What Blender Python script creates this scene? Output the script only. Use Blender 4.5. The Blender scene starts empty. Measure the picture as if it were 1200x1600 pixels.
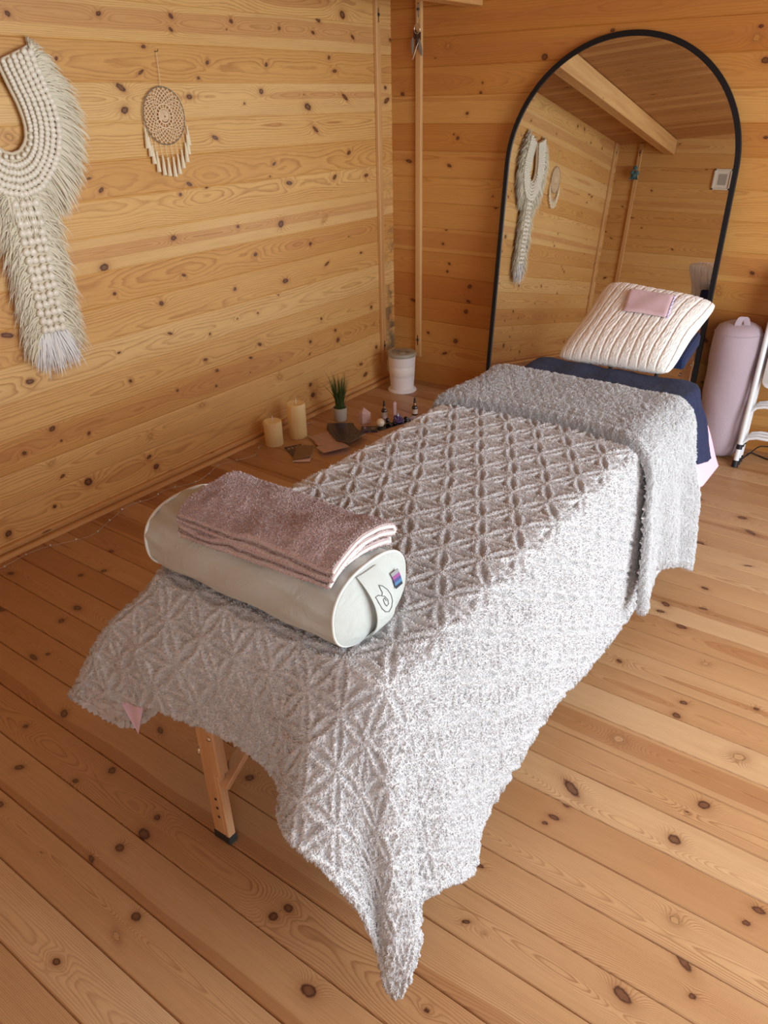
import bpy, math, random
import numpy as np
from mathutils import Vector, Matrix

random.seed(7)
RNG = np.random.default_rng(11)
SC = bpy.context.scene
COL = SC.collection

# ------------------------------------------------------------------ camera
cam_data = bpy.data.cameras.new('camera')
cam = bpy.data.objects.new('camera', cam_data); COL.objects.link(cam)
cam_data.sensor_fit = 'HORIZONTAL'; cam_data.sensor_width = 36.0
cam_data.lens = 1192.153 / 1200 * 36.0
cam_data.clip_start = 0.05
RC = [[0.8100634834539342, 0.5860296295600046, -0.01914225828478605],
      [0.26442554135432217, -0.3942620367445778, -0.880134409883792],
      [-0.5233319079264624, 0.7079030439684385, -0.4743384809250329]]
mw = Matrix(((RC[0][0], -RC[1][0], -RC[2][0], 2.82500174),
             (RC[0][1], -RC[1][1], -RC[2][1], -3.97784347),
             (RC[0][2], -RC[1][2], -RC[2][2], 1.6), (0, 0, 0, 1)))
cam.matrix_world = mw
SC.camera = cam

# ------------------------------------------------------------------ light and exposure
SC.view_settings.view_transform = 'Standard'; SC.view_settings.look = 'None'
SC.view_settings.gamma = 1.0; SC.view_settings.exposure = 0.56
SC.view_settings.use_curve_mapping = False
SC.cycles.use_denoising = True
SC.cycles.max_bounces = 10; SC.cycles.diffuse_bounces = 6
SC.cycles.sample_clamp_indirect = 8.0
W = bpy.data.worlds.new('sky'); SC.world = W; W.use_nodes = True
bg = W.node_tree.nodes['Background']; bg.inputs[0].default_value = (0.80, 0.90, 1.0, 1); bg.inputs[1].default_value = 1.5

def area(name, loc, rot, sx, sy, power, col):
    d = bpy.data.lights.new(name, 'AREA'); d.shape = 'RECTANGLE'; d.size = sx; d.size_y = sy
    d.energy = power; d.color = col
    o = bpy.data.objects.new(name, d); COL.objects.link(o)
    o.location = loc; o.rotation_euler = rot
    return o
# daylight entering through the wide open doorway in the right wall
area('door_daylight', (4.55, -2.2, 1.2), (0, math.radians(82), 0), 2.0, 2.6, 82, (0.82, 0.92, 1.0))

# neutral fill from an unseen window added in the front wall, beside the camera
area('added_window_fill', (3.35, -4.80, 1.55), (math.radians(86), 0, 0), 1.15, 1.0, 8, (0.86, 0.93, 1.0))

# ------------------------------------------------------------------ helpers
def tag(o, label=None, cat=None, group=None, kind=None):
    if label: o['label'] = label
    if cat: o['category'] = cat
    if group: o['group'] = group
    if kind: o['kind'] = kind
    return o

def empty(name, loc, rz=0.0, label=None, cat=None, group=None):
    o = bpy.data.objects.new(name, None); COL.objects.link(o)
    o.location = loc; o.rotation_euler = (0, 0, rz); o.empty_display_size = 0.05
    return tag(o, label, cat, group)

def link(name, me, m=None, parent=None, smooth=True):
    if m is not None and len(me.materials) == 0:
        for x in (m if isinstance(m, (list, tuple)) else [m]): me.materials.append(x)
    if smooth: me.shade_smooth()
    else: me.shade_flat()
    o = bpy.data.objects.new(name, me); COL.objects.link(o)
    if parent is not None: o.parent = parent
    return o

def copy_tree(o, parent=None):
    c = o.copy(); COL.objects.link(c); c.parent = parent
    for ch in list(o.children): copy_tree(ch, c)
    return c

def np_mesh(name, V, Q=None, T=None, attrs=None, mi=None):
    """V (n,3); Q (m,4) quads; T (k,3) triangles; attrs {name: float array or (n,3) array}"""
    me = bpy.data.meshes.new(name)
    V = np.asarray(V, np.float32)
    nq = 0 if Q is None else len(Q); nt = 0 if T is None else len(T)
    me.vertices.add(len(V)); me.vertices.foreach_set('co', V.ravel())
    idx = []
    if nq: idx.append(np.asarray(Q, np.int32).ravel())
    if nt: idx.append(np.asarray(T, np.int32).ravel())
    idx = np.concatenate(idx)
    me.loops.add(len(idx)); me.loops.foreach_set('vertex_index', idx)
    me.polygons.add(nq + nt)
    st = np.concatenate([np.arange(nq) * 4, nq * 4 + np.arange(nt) * 3]).astype(np.int32)
    me.polygons.foreach_set('loop_start', st)
    if mi is not None: me.polygons.foreach_set('material_index', np.asarray(mi, np.int32))
    me.update(calc_edges=True)
    if attrs:
        for k, a in attrs.items():
            a = np.asarray(a, np.float32)
            if a.ndim == 1:
                at = me.attributes.new(k, 'FLOAT', 'POINT'); at.data.foreach_set('value', a)
            else:
                at = me.attributes.new(k, 'FLOAT_VECTOR', 'POINT'); at.data.foreach_set('vector', a.ravel())
    return me

def grid_quads(nu, nv, wrap=False, flip=False):
    i = np.arange(nu - (0 if wrap else 1)); j = np.arange(nv - 1)
    I, J = np.meshgrid(i, j, indexing='ij'); I2 = (I + 1) % nu
    q = np.stack([I * nv + J, I2 * nv + J, I2 * nv + J + 1, I * nv + J + 1], -1).reshape(-1, 4)
    return q[:, ::-1] if flip else q

class MB:
    """collects shapes, then links them as ONE mesh object"""
    def __init__(s): s.v = []; s.f = []
    def add(s, V, F):
        n = len(s.v); s.v += [tuple(p) for p in V]; s.f += [tuple(i + n for i in f) for f in F]; return s
    def box(s, x0, x1, y0, y1, z0, z1, M=None, b=0.0):
        if b <= 0:
            V = [(x0, y0, z0), (x1, y0, z0), (x1, y1, z0), (x0, y1, z0), (x0, y0, z1), (x1, y0, z1), (x1, y1, z1), (x0, y1, z1)]
            F = [(3, 2, 1, 0), (4, 5, 6, 7), (0, 1, 5, 4), (1, 2, 6, 5), (2, 3, 7, 6), (3, 0, 4, 7)]
        else:
            V = []; F = []
            def ring(z, k):
                return [(x0 + k, y0 + b, z), (x0 + b, y0 + k, z), (x1 - b, y0 + k, z), (x1 - k, y0 + b, z),
                        (x1 - k, y1 - b, z), (x1 - b, y1 - k, z), (x0 + b, y1 - k, z), (x0 + k, y1 - b, z)]
            def ringi(z):
                return [(x0 + b, y0 + b, z)] * 1 + [(x0 + b, y0 + b, z), (x1 - b, y0 + b, z), (x1 - b, y0 + b, z),
                        (x1 - b, y1 - b, z), (x1 - b, y1 - b, z), (x0 + b, y1 - b, z), (x0 + b, y1 - b, z)]
            V = ringi(z0) + ring(z0 + b, 0) + ring(z1 - b, 0) + ringi(z1)
            for r in range(3):
                for i in range(8):
                    a = r * 8 + i; c = r * 8 + (i + 1) % 8
                    F.append((a, c, c + 8, a + 8))
            F.append(tuple(range(7, -1, -1))); F.append(tuple(range(24, 32)))
        if M is not None: V = [tuple(M @ Vector(p)) for p in V]
        return s.add(V, F)
    def bar(s, a, b_, w, h, up=(0, 0, 1), bev=0.0):
        a = Vector(a); b_ = Vector(b_); d = (b_ - a); L = d.length; d.normalize()
        u = Vector(up); x = d.cross(u); x.normalize(); u = x.cross(d)
        M = Matrix(((d.x, x.x, u.x, a.x), (d.y, x.y, u.y, a.y), (d.z, x.z, u.z, a.z), (0, 0, 0, 1)))
        return s.box(0, L, -w / 2, w / 2, -h / 2, h / 2, M, bev)
    def tube(s, P, r, n=10, caps=True, closed=False):
        P = [Vector(p) for p in P]; m = len(P)
        R = r if isinstance(r, (list, tuple)) else [r] * m
        V = []; F = []; pu = None
        for i in range(m):
            t = (P[(i + 1) % m] - P[i - 1]) if closed else (P[min(i + 1, m - 1)] - P[max(i - 1, 0)])
            t.normalize()
            if pu is None:
                u = t.orthogonal().normalized()
            else:
                u = (pu - t * pu.dot(t)); u = u.normalized() if u.length > 1e-6 else t.orthogonal().normalized()
            pu = u; w = t.cross(u)
            for k in range(n):
                a = 2 * math.pi * k / n
                V.append(P[i] + (u * math.cos(a) + w * math.sin(a)) * R[i])
        for i in range(m if closed else m - 1):
            i2 = (i + 1) % m
            for k in range(n):
                k2 = (k + 1) % n
                F.append((i * n + k, i * n + k2, i2 * n + k2, i2 * n + k))
        if caps and not closed:
            F.append(tuple(range(n - 1, -1, -1))); F.append(tuple(range((m - 1) * n, m * n)))
        return s.add(V, F)
    def lathe(s, prof, n=32, c=(0, 0, 0), M=None):
        V = []; F = []; m = len(prof)
        for (r, z) in prof:
            for k in range(n):
                a = 2 * math.pi * k / n; V.append((c[0] + max(r, 1e-5) * math.cos(a), c[1] + max(r, 1e-5) * math.sin(a), c[2] + z))
        for i in range(m - 1):
            for k in range(n):
                k2 = (k + 1) % n; F.append((i * n + k, i * n + k2, (i + 1) * n + k2, (i + 1) * n + k))
        if M is not None: V = [tuple(M @ Vector(p)) for p in V]
        return s.add(V, F)
    def sphere(s, c, rx, ry=None, rz=None, n=14, M=None):
        ry = ry or rx; rz = rz or rx; V = []; F = []; m = n // 2 + 1
        for i in range(m):
            t = math.pi * i / (m - 1)
            for k in range(n):
                a = 2 * math.pi * k / n
                p = Vector((rx * math.sin(t) * math.cos(a), ry * math.sin(t) * math.sin(a), -rz * math.cos(t)))
                if M is not None: p = M @ p
                V.append((c[0] + p[0], c[1] + p[1], c[2] + p[2]))
        for i in range(m - 1):
            for k in range(n):
                k2 = (k + 1) % n; F.append((i * n + k, i * n + k2, (i + 1) * n + k2, (i + 1) * n + k))
        return s.add(V, F)
    def build(s, name, m, parent=None, smooth=True, angle=35):
        me = bpy.data.meshes.new(name); me.from_pydata([tuple(map(float, p)) for p in s.v], [], s.f); me.validate(); me.update()
        o = link(name, me, m, parent, smooth)
        if smooth and angle:
            me.shade_smooth()
            try: me.set_sharp_from_angle(angle=math.radians(angle))
            except Exception: pass
        return o

# ------------------------------------------------------------------ materials
def new_mat(name):
    m = bpy.data.materials.new(name); m.use_nodes = True
    nt = m.node_tree; b = nt.nodes['Principled BSDF']
    return m, nt, b
def N(nt, t, **kw):
    n = nt.nodes.new(t)
    for k, v in kw.items(): setattr(n, k, v)
    return n
def setin(n, **kw):
    for k, v in kw.items():
        n.inputs[k.replace('_', ' ')].default_value = v
def lin(c):
    return tuple(((x / 255 + 0.055) / 1.055) ** 2.4 if x > 10 else x / 255 / 12.92 for x in c) + (1,)
def mathn(nt, op, a, b=None, c=None, clamp=False):
    n = N(nt, 'ShaderNodeMath', operation=op); n.use_clamp = clamp
    for i, x in enumerate((a, b, c)):
        if x is None: continue
        if isinstance(x, (int, float)): n.inputs[i].default_value = x
        else: nt.links.new(x, n.inputs[i])
    return n.outputs[0]
def ramp(nt, fac, stops):
    r = N(nt, 'ShaderNodeValToRGB'); cr = r.color_ramp
    while len(cr.elements) < len(stops): cr.elements.new(0.5)
    for e, (p, c) in zip(cr.elements, stops): e.position = p; e.color = c
    nt.links.new(fac, r.inputs[0]); return r.outputs[0]
def mix(nt, fac, a, b, mode='MIX'):
    n = N(nt, 'ShaderNodeMix', data_type='RGBA', blend_type=mode)
    for i, x in ((0, fac), (6, a), (7, b)):
        if isinstance(x, (int, float, tuple)): n.inputs[i].default_value = x
        else: nt.links.new(x, n.inputs[i])
    return n.outputs[2]
def attr(nt, name):
    n = N(nt, 'ShaderNodeAttribute'); n.attribute_name = name; return n
def noise(nt, vec, scale, detail=3, rough=0.5, dim='3D'):
    n = N(nt, 'ShaderNodeTexNoise'); n.noise_dimensions = dim
    n.inputs['Scale'].default_value = scale; n.inputs['Detail'].default_value = detail; n.inputs['Roughness'].default_value = rough
    if vec is not None: nt.links.new(vec, n.inputs['Vector'])
    return n.outputs[0]
def mapping(nt, vec, scale):
    n = N(nt, 'ShaderNodeMapping'); n.inputs['Scale'].default_value = scale; nt.links.new(vec, n.inputs['Vector']); return n.outputs[0]
def bump(nt, b, h, strength, dist):
    n = N(nt, 'ShaderNodeBump'); n.inputs['Strength'].default_value = strength; n.inputs['Distance'].default_value = dist
    nt.links.new(h, n.inputs['Height']); nt.links.new(n.outputs[0], b.inputs['Normal'])

def plank_mat(name, tones, ringc, knotc, rough=0.5, ring=0.5, coat=0.0, stain=None, heart=0.6, heartc=(0.4, 0.2, 0.1, 1), fine=420):
    """pine boards: attributes rg (growth ring phase), kd (knot distance), kt (light knot), bt (board tone), wc (board coordinates)"""
    m, nt, b = new_mat(name); L = nt.links
    wc = attr(nt, 'wc').outputs['Vector']; rg = attr(nt, 'rg').outputs['Fac']; kd = attr(nt, 'kd').outputs['Fac']
    bt = attr(nt, 'bt').outputs['Fac']; kt = attr(nt, 'kt').outputs['Fac']; hw = attr(nt, 'hw').outputs['Fac']
    warp = noise(nt, mapping(nt, wc, (5, 30, 1)), 1.0, 3)
    ph = mathn(nt, 'FRACT', mathn(nt, 'ADD', rg, mathn(nt, 'MULTIPLY', warp, 1.6)))
    rings = ramp(nt, ph, [(0.0, (0.0,) * 3 + (1,)), (0.5, (0.18,) * 3 + (1,)), (0.84, (1, 1, 1, 1)), (1.0, (0.02,) * 3 + (1,))])
    n1 = noise(nt, mapping(nt, wc, (1.3, 18, 1)), 1.0, 4, 0.6)
    n2 = noise(nt, mapping(nt, wc, (9, fine, 1)), 1.0, 3, 0.6)
    n3 = noise(nt, mapping(nt, wc, (0.9, 5, 1)), 1.0, 2)
    tone = ramp(nt, mathn(nt, 'ADD', mathn(nt, 'MULTIPLY', n3, 0.45), mathn(nt, 'SUBTRACT', mathn(nt, 'MULTIPLY', bt, 0.55), 0.0)),
                [(0.1, tones[0]), (0.4, tones[1]), (0.65, tones[2]), (0.95, tones[3])])
    rf = mathn(nt, 'MULTIPLY', rings, mathn(nt, 'MULTIPLY', ramp(nt, n1, [(0.3, (0.25,) * 3 + (1,)), (0.65, (1, 1, 1, 1))]), ring))
    hwn = mathn(nt, 'ADD', hw, mathn(nt, 'MULTIPLY', mathn(nt, 'SUBTRACT', warp, 0.5), 0.006))
    hm = ramp(nt, mathn(nt, 'ADD', mathn(nt, 'MULTIPLY', hwn, 60.0), 0.5), [(0.42, (1, 1, 1, 1)), (0.58, (0, 0, 0, 1))])
    tone = mix(nt, mathn(nt, 'MULTIPLY', hm, heart), tone, heartc)
    c = mix(nt, rf, tone, ringc)
    c = mix(nt, mathn(nt, 'MULTIPLY', ramp(nt, n2, [(0.45, (0,) * 3 + (1,)), (0.7, (1, 1, 1, 1))]), 0.22), c, ringc)
    halo = ramp(nt, mathn(nt, 'MULTIPLY', kd, 0.25), [(0.22, (1, 1, 1, 1)), (0.5, (0.25,) * 3 + (1,)), (0.85, (0, 0, 0, 1))])
    c = mix(nt, mathn(nt, 'MULTIPLY', halo, 0.55), c, ringc)
    kn = noise(nt, mapping(nt, wc, (90, 90, 1)), 1.0, 3)
    kdd = mathn(nt, 'ADD', kd, mathn(nt, 'MULTIPLY', mathn(nt, 'SUBTRACT', kn, 0.5), 0.7))
    km = ramp(nt, mathn(nt, 'MULTIPLY', kdd, 0.5), [(0.0, (0.55,) * 3 + (1,)), (0.28, (0.72,) * 3 + (1,)), (0.42, (1, 1, 1, 1)), (0.60, (0, 0, 0, 1))])
    kc = mix(nt, kt, knotc, tones[1])
    rim = ramp(nt, mathn(nt, 'MULTIPLY', kdd, 0.5), [(0.35, (0, 0, 0, 1)), (0.46, (1, 1, 1, 1)), (0.52, (0, 0, 0, 1))])
    kc = mix(nt, mathn(nt, 'MULTIPLY', rim, 0.75), kc, tuple(x * 0.35 for x in knotc[:3]) + (1,))
    c = mix(nt, km, c, kc)
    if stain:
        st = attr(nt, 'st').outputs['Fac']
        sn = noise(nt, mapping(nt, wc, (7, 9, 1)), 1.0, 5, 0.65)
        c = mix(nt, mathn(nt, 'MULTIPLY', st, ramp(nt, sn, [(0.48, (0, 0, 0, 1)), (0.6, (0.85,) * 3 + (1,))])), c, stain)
    L.new(c, b.inputs['Base Color'])
    b.inputs['Roughness'].default_value = rough
    b.inputs['Coat Weight'].default_value = coat; b.inputs['Coat Roughness'].default_value = 0.35
    h = mathn(nt, 'ADD', mathn(nt, 'MULTIPLY', rings, -0.5), mathn(nt, 'MULTIPLY', n2, -0.5))
    bump(nt, b, h, 0.25, 0.0012)
    return m

def timber_mat(name, c1, c2, axis='Z', rough=0.55):
    """small planed timber, grain along one object axis"""
    m, nt, b = new_mat(name)
    tc = N(nt, 'ShaderNodeTexCoord').outputs['Object']
    s = {'X': (1.2, 26, 26), 'Y': (26, 1.2, 26), 'Z': (26, 26, 1.2)}[axis]
    n1 = noise(nt, mapping(nt, tc, s), 1.0, 4, 0.6)
    s2 = tuple(x * 7 for x in s)
    n2 = noise(nt, mapping(nt, tc, s2), 1.0, 2)
    kn = N(nt, 'ShaderNodeTexVoronoi'); kn.inputs['Scale'].default_value = 1.0
    nt.links.new(mapping(nt, tc, tuple(max(3.2, x * 0.55) for x in s)), kn.inputs['Vector'])
    c = mix(nt, ramp(nt, n1, [(0.35, (0, 0, 0, 1)), (0.7, (1, 1, 1, 1))]), c1, c2)
    c = mix(nt, mathn(nt, 'MULTIPLY', n2, 0.25), c, tuple(x * 0.6 for x in c2[:3]) + (1,))
    c = mix(nt, ramp(nt, kn.outputs['Distance'], [(0.05, (0.8,) * 3 + (1,)), (0.09, (0, 0, 0, 1))]), c, (0.10, 0.035, 0.012, 1))
    nt.links.new(c, b.inputs['Base Color']); b.inputs['Roughness'].default_value = rough
    bump(nt, b, n2, 0.15, 0.0006)
    return m

def plain(name, c, rough=0.5, metal=0.0, **kw):
    m, nt, b = new_mat(name); b.inputs['Base Color'].default_value = c
    b.inputs['Roughness'].default_value = rough; b.inputs['Metallic'].default_value = metal
    for k, v in kw.items(): b.inputs[k.replace('_', ' ')].default_value = v
    # faint unevenness so that nothing is perfectly flat in tone
    tc = N(nt, 'ShaderNodeTexCoord').outputs['Object']
    n = noise(nt, tc, 35.0, 3)
    cc = mix(nt, mathn(nt, 'MULTIPLY', n, 0.16), c, tuple(x * 0.7 for x in c[:3]) + (1,))
    nt.links.new(cc, b.inputs['Base Color'])
    return m

def cloth_mat(name, c, scale=900, strength=0.4, dist=0.0008, rough=0.9, sheen=0.3, mottled=0.12, wrinkle=0.0):
    m, nt, b = new_mat(name)
    tc = N(nt, 'ShaderNodeTexCoord').outputs['Object']
    n = noise(nt, tc, scale, 2, 0.6); n2 = noise(nt, tc, scale * 0.06, 3)
    cc = mix(nt, mathn(nt, 'MULTIPLY', n2, mottled * 2), c, tuple(x * 0.72 for x in c[:3]) + (1,))
    nt.links.new(cc, b.inputs['Base Color']); b.inputs['Roughness'].default_value = rough
    b.inputs['Sheen Weight'].default_value = sheen; b.inputs['Sheen Roughness'].default_value = 0.5
    h = n
    if wrinkle:
        w = N(nt, 'ShaderNodeTexNoise'); w.inputs['Scale'].default_value = 11; w.inputs['Detail'].default_value = 4
        w.inputs['Distortion'].default_value = 1.6; nt.links.new(tc, w.inputs['Vector'])
        rd = mathn(nt, 'ABSOLUTE', mathn(nt, 'SUBTRACT', w.outputs[0], 0.5))
        h = mathn(nt, 'ADD', mathn(nt, 'MULTIPLY', n, 0.15), mathn(nt, 'MULTIPLY', rd, -wrinkle))
        bump(nt, b, h, strength, 0.006)
    else:
        bump(nt, b, h, strength, dist)
    return m

M = {}
M['wall'] = plank_mat('pine_wall_planks', [lin((204, 149, 80)), lin((215, 164, 95)), lin((225, 180, 112)), lin((233, 196, 134))], lin((150, 86, 36)), lin((72, 30, 18)), rough=0.48, ring=0.58, coat=0.08, stain=(0.06, 0.055, 0.05, 1), heart=0.55, heartc=lin((196, 136, 82)))
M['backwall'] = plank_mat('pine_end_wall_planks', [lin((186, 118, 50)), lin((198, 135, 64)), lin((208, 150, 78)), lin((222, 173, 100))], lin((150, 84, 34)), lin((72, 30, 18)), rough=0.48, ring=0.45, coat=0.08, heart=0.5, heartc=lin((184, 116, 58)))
M['floor'] = plank_mat('pine_floor_boards', [lin((172, 124, 80)), lin((186, 142, 98)), lin((198, 158, 114)), lin((210, 174, 132))], lin((124, 74, 40)), lin((82, 46, 32)), rough=0.40, ring=0.7, coat=0.14, heart=0.62, heartc=lin((158, 106, 64)), fine=520)
M['ceil'] = plank_mat('pine_ceiling_boards', [lin((168, 112, 58)), lin((184, 128, 72)), lin((196, 142, 84)), lin((208, 158, 98))], lin((130, 74, 34)), lin((72, 32, 18)), rough=0.55, ring=0.6, heart=0.5, heartc=lin((166, 104, 54)))
M['timberZ'] = timber_mat('planed_pine_upright', lin((222, 176, 116)), lin((198, 144, 86)), 'Z')
M['timberY'] = timber_mat('planed_pine_lengthwise', lin((220, 172, 110)), lin((196, 142, 82)), 'Y')
M['timberX'] = timber_mat('planed_pine_crosswise', lin((220, 172, 110)), lin((196, 142, 82)), 'X')

# ------------------------------------------------------------------ plank surfaces
LK="-2.234 1.884 0.009;-1.868 1.905 0.009;-1.524 1.916 0.01;-1.533 1.870 0.008;-1.192 1.916 0.009;-1.223 1.884 0.004;-1.683 1.806 0.008;-1.714 1.718 0.008;-1.356 1.758 0.009;-1.416 1.700 0.007;-1.821 1.665 0.014;-1.820 1.587 0.014;-1.479 1.631 0.011;-2.081 1.757 0.007;-1.359 1.470 0.011;-2.039 1.356 0.006;-1.993 1.310 0.009;-1.540 1.294 0.01;-1.598 1.257 0.008;-1.443 1.272 0.006;-1.670 1.086 0.012;-2.044 1.022 0.016;-1.276 1.086 0.008;-1.642 0.923 0.008;-2.019 0.911 0.008;-1.340 0.805 0.009;-1.789 0.826 0.011;-1.766 0.685 0.008;-1.533 0.629 0.006;-2.050 0.667 0.006;-1.582 0.515 0.008;-1.518 0.443 0.009;-2.516 0.851 0.014;-2.487 0.755 -0.012;-2.472 0.658 0.012;-2.327 1.513 -0.012;-2.292 1.678 0.008;-0.889 1.904 0.008;-0.650 1.897 0.009;-0.607 1.952 0.012;-0.338 1.891 0.01;-0.416 1.983 0.018;-0.004 1.889 0.01;-0.994 1.757 0.009;-0.537 1.796 0.009;-0.496 1.738 0.01;-1.042 1.649 0.012;-1.157 1.601 0.006;-0.743 1.634 0.004;-0.720 1.581 0.017;-0.420 1.620 0.013;-0.059 1.664 0.01;-0.048 1.601 0.015;-0.671 1.479 0.012;-0.995 1.340 0.008;-0.405 1.356 0.011;-0.895 1.246 0.012;-0.535 1.245 0.012;-0.257 1.233 0.011;-1.030 1.286 0.005;-0.979 1.062 0.017;-0.638 1.044 -0.012;-1.179 0.943 0.01;-0.764 0.936 0.01;-0.434 0.928 0.005;-0.979 0.781 0.014;-0.636 0.814 0.01;-0.326 0.826 0.007;-1.345 0.662 0.005;-1.201 0.660 0.006;-1.040 0.720 0.005;-1.209 0.500 0.01;-0.711 0.526 0.008;-0.242 0.495 0.01;-1.282 0.447 0.008;-1.297 0.373 0.004;-1.535 0.369 0.007;-1.063 0.377 0.004;-0.816 0.419 0.01;-0.574 0.372 0.013;-0.593 0.433 0.009;-0.828 0.352 0.006;-0.200 0.239 0.011;-1.084 0.289 -0.012;-0.321 0.093 0.014;-0.363 0.170 0.01;-0.824 0.109 0.015;-0.840 0.175 0.012;-2.019 0.532 0.008;-1.775 0.416 0.007;-2.271 0.370 0.008;-2.568 0.387 0.009;-1.640 0.301 -0.01;-1.967 0.252 -0.01;-1.994 0.155 0.01;-1.965 0.094 0.014;-2.324 0.160 0.018;-2.433 0.231 0.008;-2.468 0.304 -0.009;-2.717 0.087 0.013;-2.277 0.032 0.007"
BK="0.366 1.845 -0.013;0.288 1.794 0.005;0.921 1.774 0.015;0.580 1.673 0.006;0.571 1.627 0.008;0.075 1.631 0.011;0.493 1.533 0.008;0.413 1.432 0.006;0.438 1.413 0.01;0.388 1.275 0.01;0.117 1.292 0.012;0.670 1.129 0.005;0.693 1.074 0.009;0.375 0.937 0.007;0.355 0.857 0.008;0.401 0.749 0.008;0.389 0.704 0.008;0.544 0.632 0.012;0.512 0.580 0.004;0.539 0.546 0.01;0.524 0.484 0.013;0.147 0.507 0.012;0.258 0.319 0.009;0.458 0.296 0.014;0.382 0.208 0.01;1.887 1.803 -0.015;1.896 1.844 0.008;1.939 1.720 0.014;1.925 0.750 -0.01;1.918 0.774 -0.01;1.999 1.427 0.008"
FK="1.315 -3.214 0.014;1.264 -3.294 0.01;1.542 -3.245 0.011;1.555 -3.297 0.018;1.539 -3.358 0.014;1.508 -3.417 0.01;1.392 -3.477 0.004;1.719 -3.450 0.014;1.721 -3.504 -0.012;1.663 -3.614 0.011;1.170 -3.456 0.012;1.644 -3.016 0.014;1.985 -3.238 0.013;1.971 -3.272 0.013;2.142 -3.349 0.018;2.360 -3.242 0.007;2.329 -3.035 0.008;2.282 -2.896 0.009;2.376 -3.034 -0.005;2.281 -1.987 0.011;2.508 -2.064 0.012;2.507 -2.130 0.014;2.404 -2.316 -0.018;2.665 -2.413 0.018;2.637 -2.460 0.006;2.367 -2.556 0.022;2.378 -2.614 0.009;2.636 -2.560 0.018;2.368 -2.667 0.012;2.357 -2.696 0.008;2.697 -2.194 -0.02;2.511 -1.844 -0.012;2.846 -2.638 0.013;2.831 -2.685 0.01;2.702 -2.768 -0.014;2.666 -2.989 0.018;2.746 -2.850 0.015;2.782 -2.910 0.009;2.386 -1.693 0.016;2.419 -1.544 0.01;2.301 -1.591 0.016;2.300 -1.644 0.012;2.386 -1.411 0.012;2.365 -0.777 0.018;2.425 -0.889 0.018;2.277 -1.095 0.02;2.159 -0.700 0.014;2.479 -1.163 0.01;0.384 -2.667 0.013;0.565 -2.806 0.018;0.586 -2.886 0.014;0.714 -3.022 0.009;0.344 -2.967 0.018;0.963 -3.255 0.01;0.689 -3.059 0.014;1.009 -3.158 0.016;0.432 -2.596 0.014;0.330 -2.485 0.012;0.143 -2.815 0.014;1.303 -3.038 0.012;1.094 -3.355 0.013;2.691 -1.970 0.01"

def vnoise1(x, seed):
    """smooth 1-D value noise in 0..1"""
    r = np.random.default_rng(seed).random(512)
    i = np.floor(x).astype(int); f = x - i; f = f * f * (3 - 2 * f)
    return r[i % 512] * (1 - f) + r[(i + 1) % 512] * f

def parse(s): return [tuple(map(float, k.split())) for k in s.split(';')]

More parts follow.
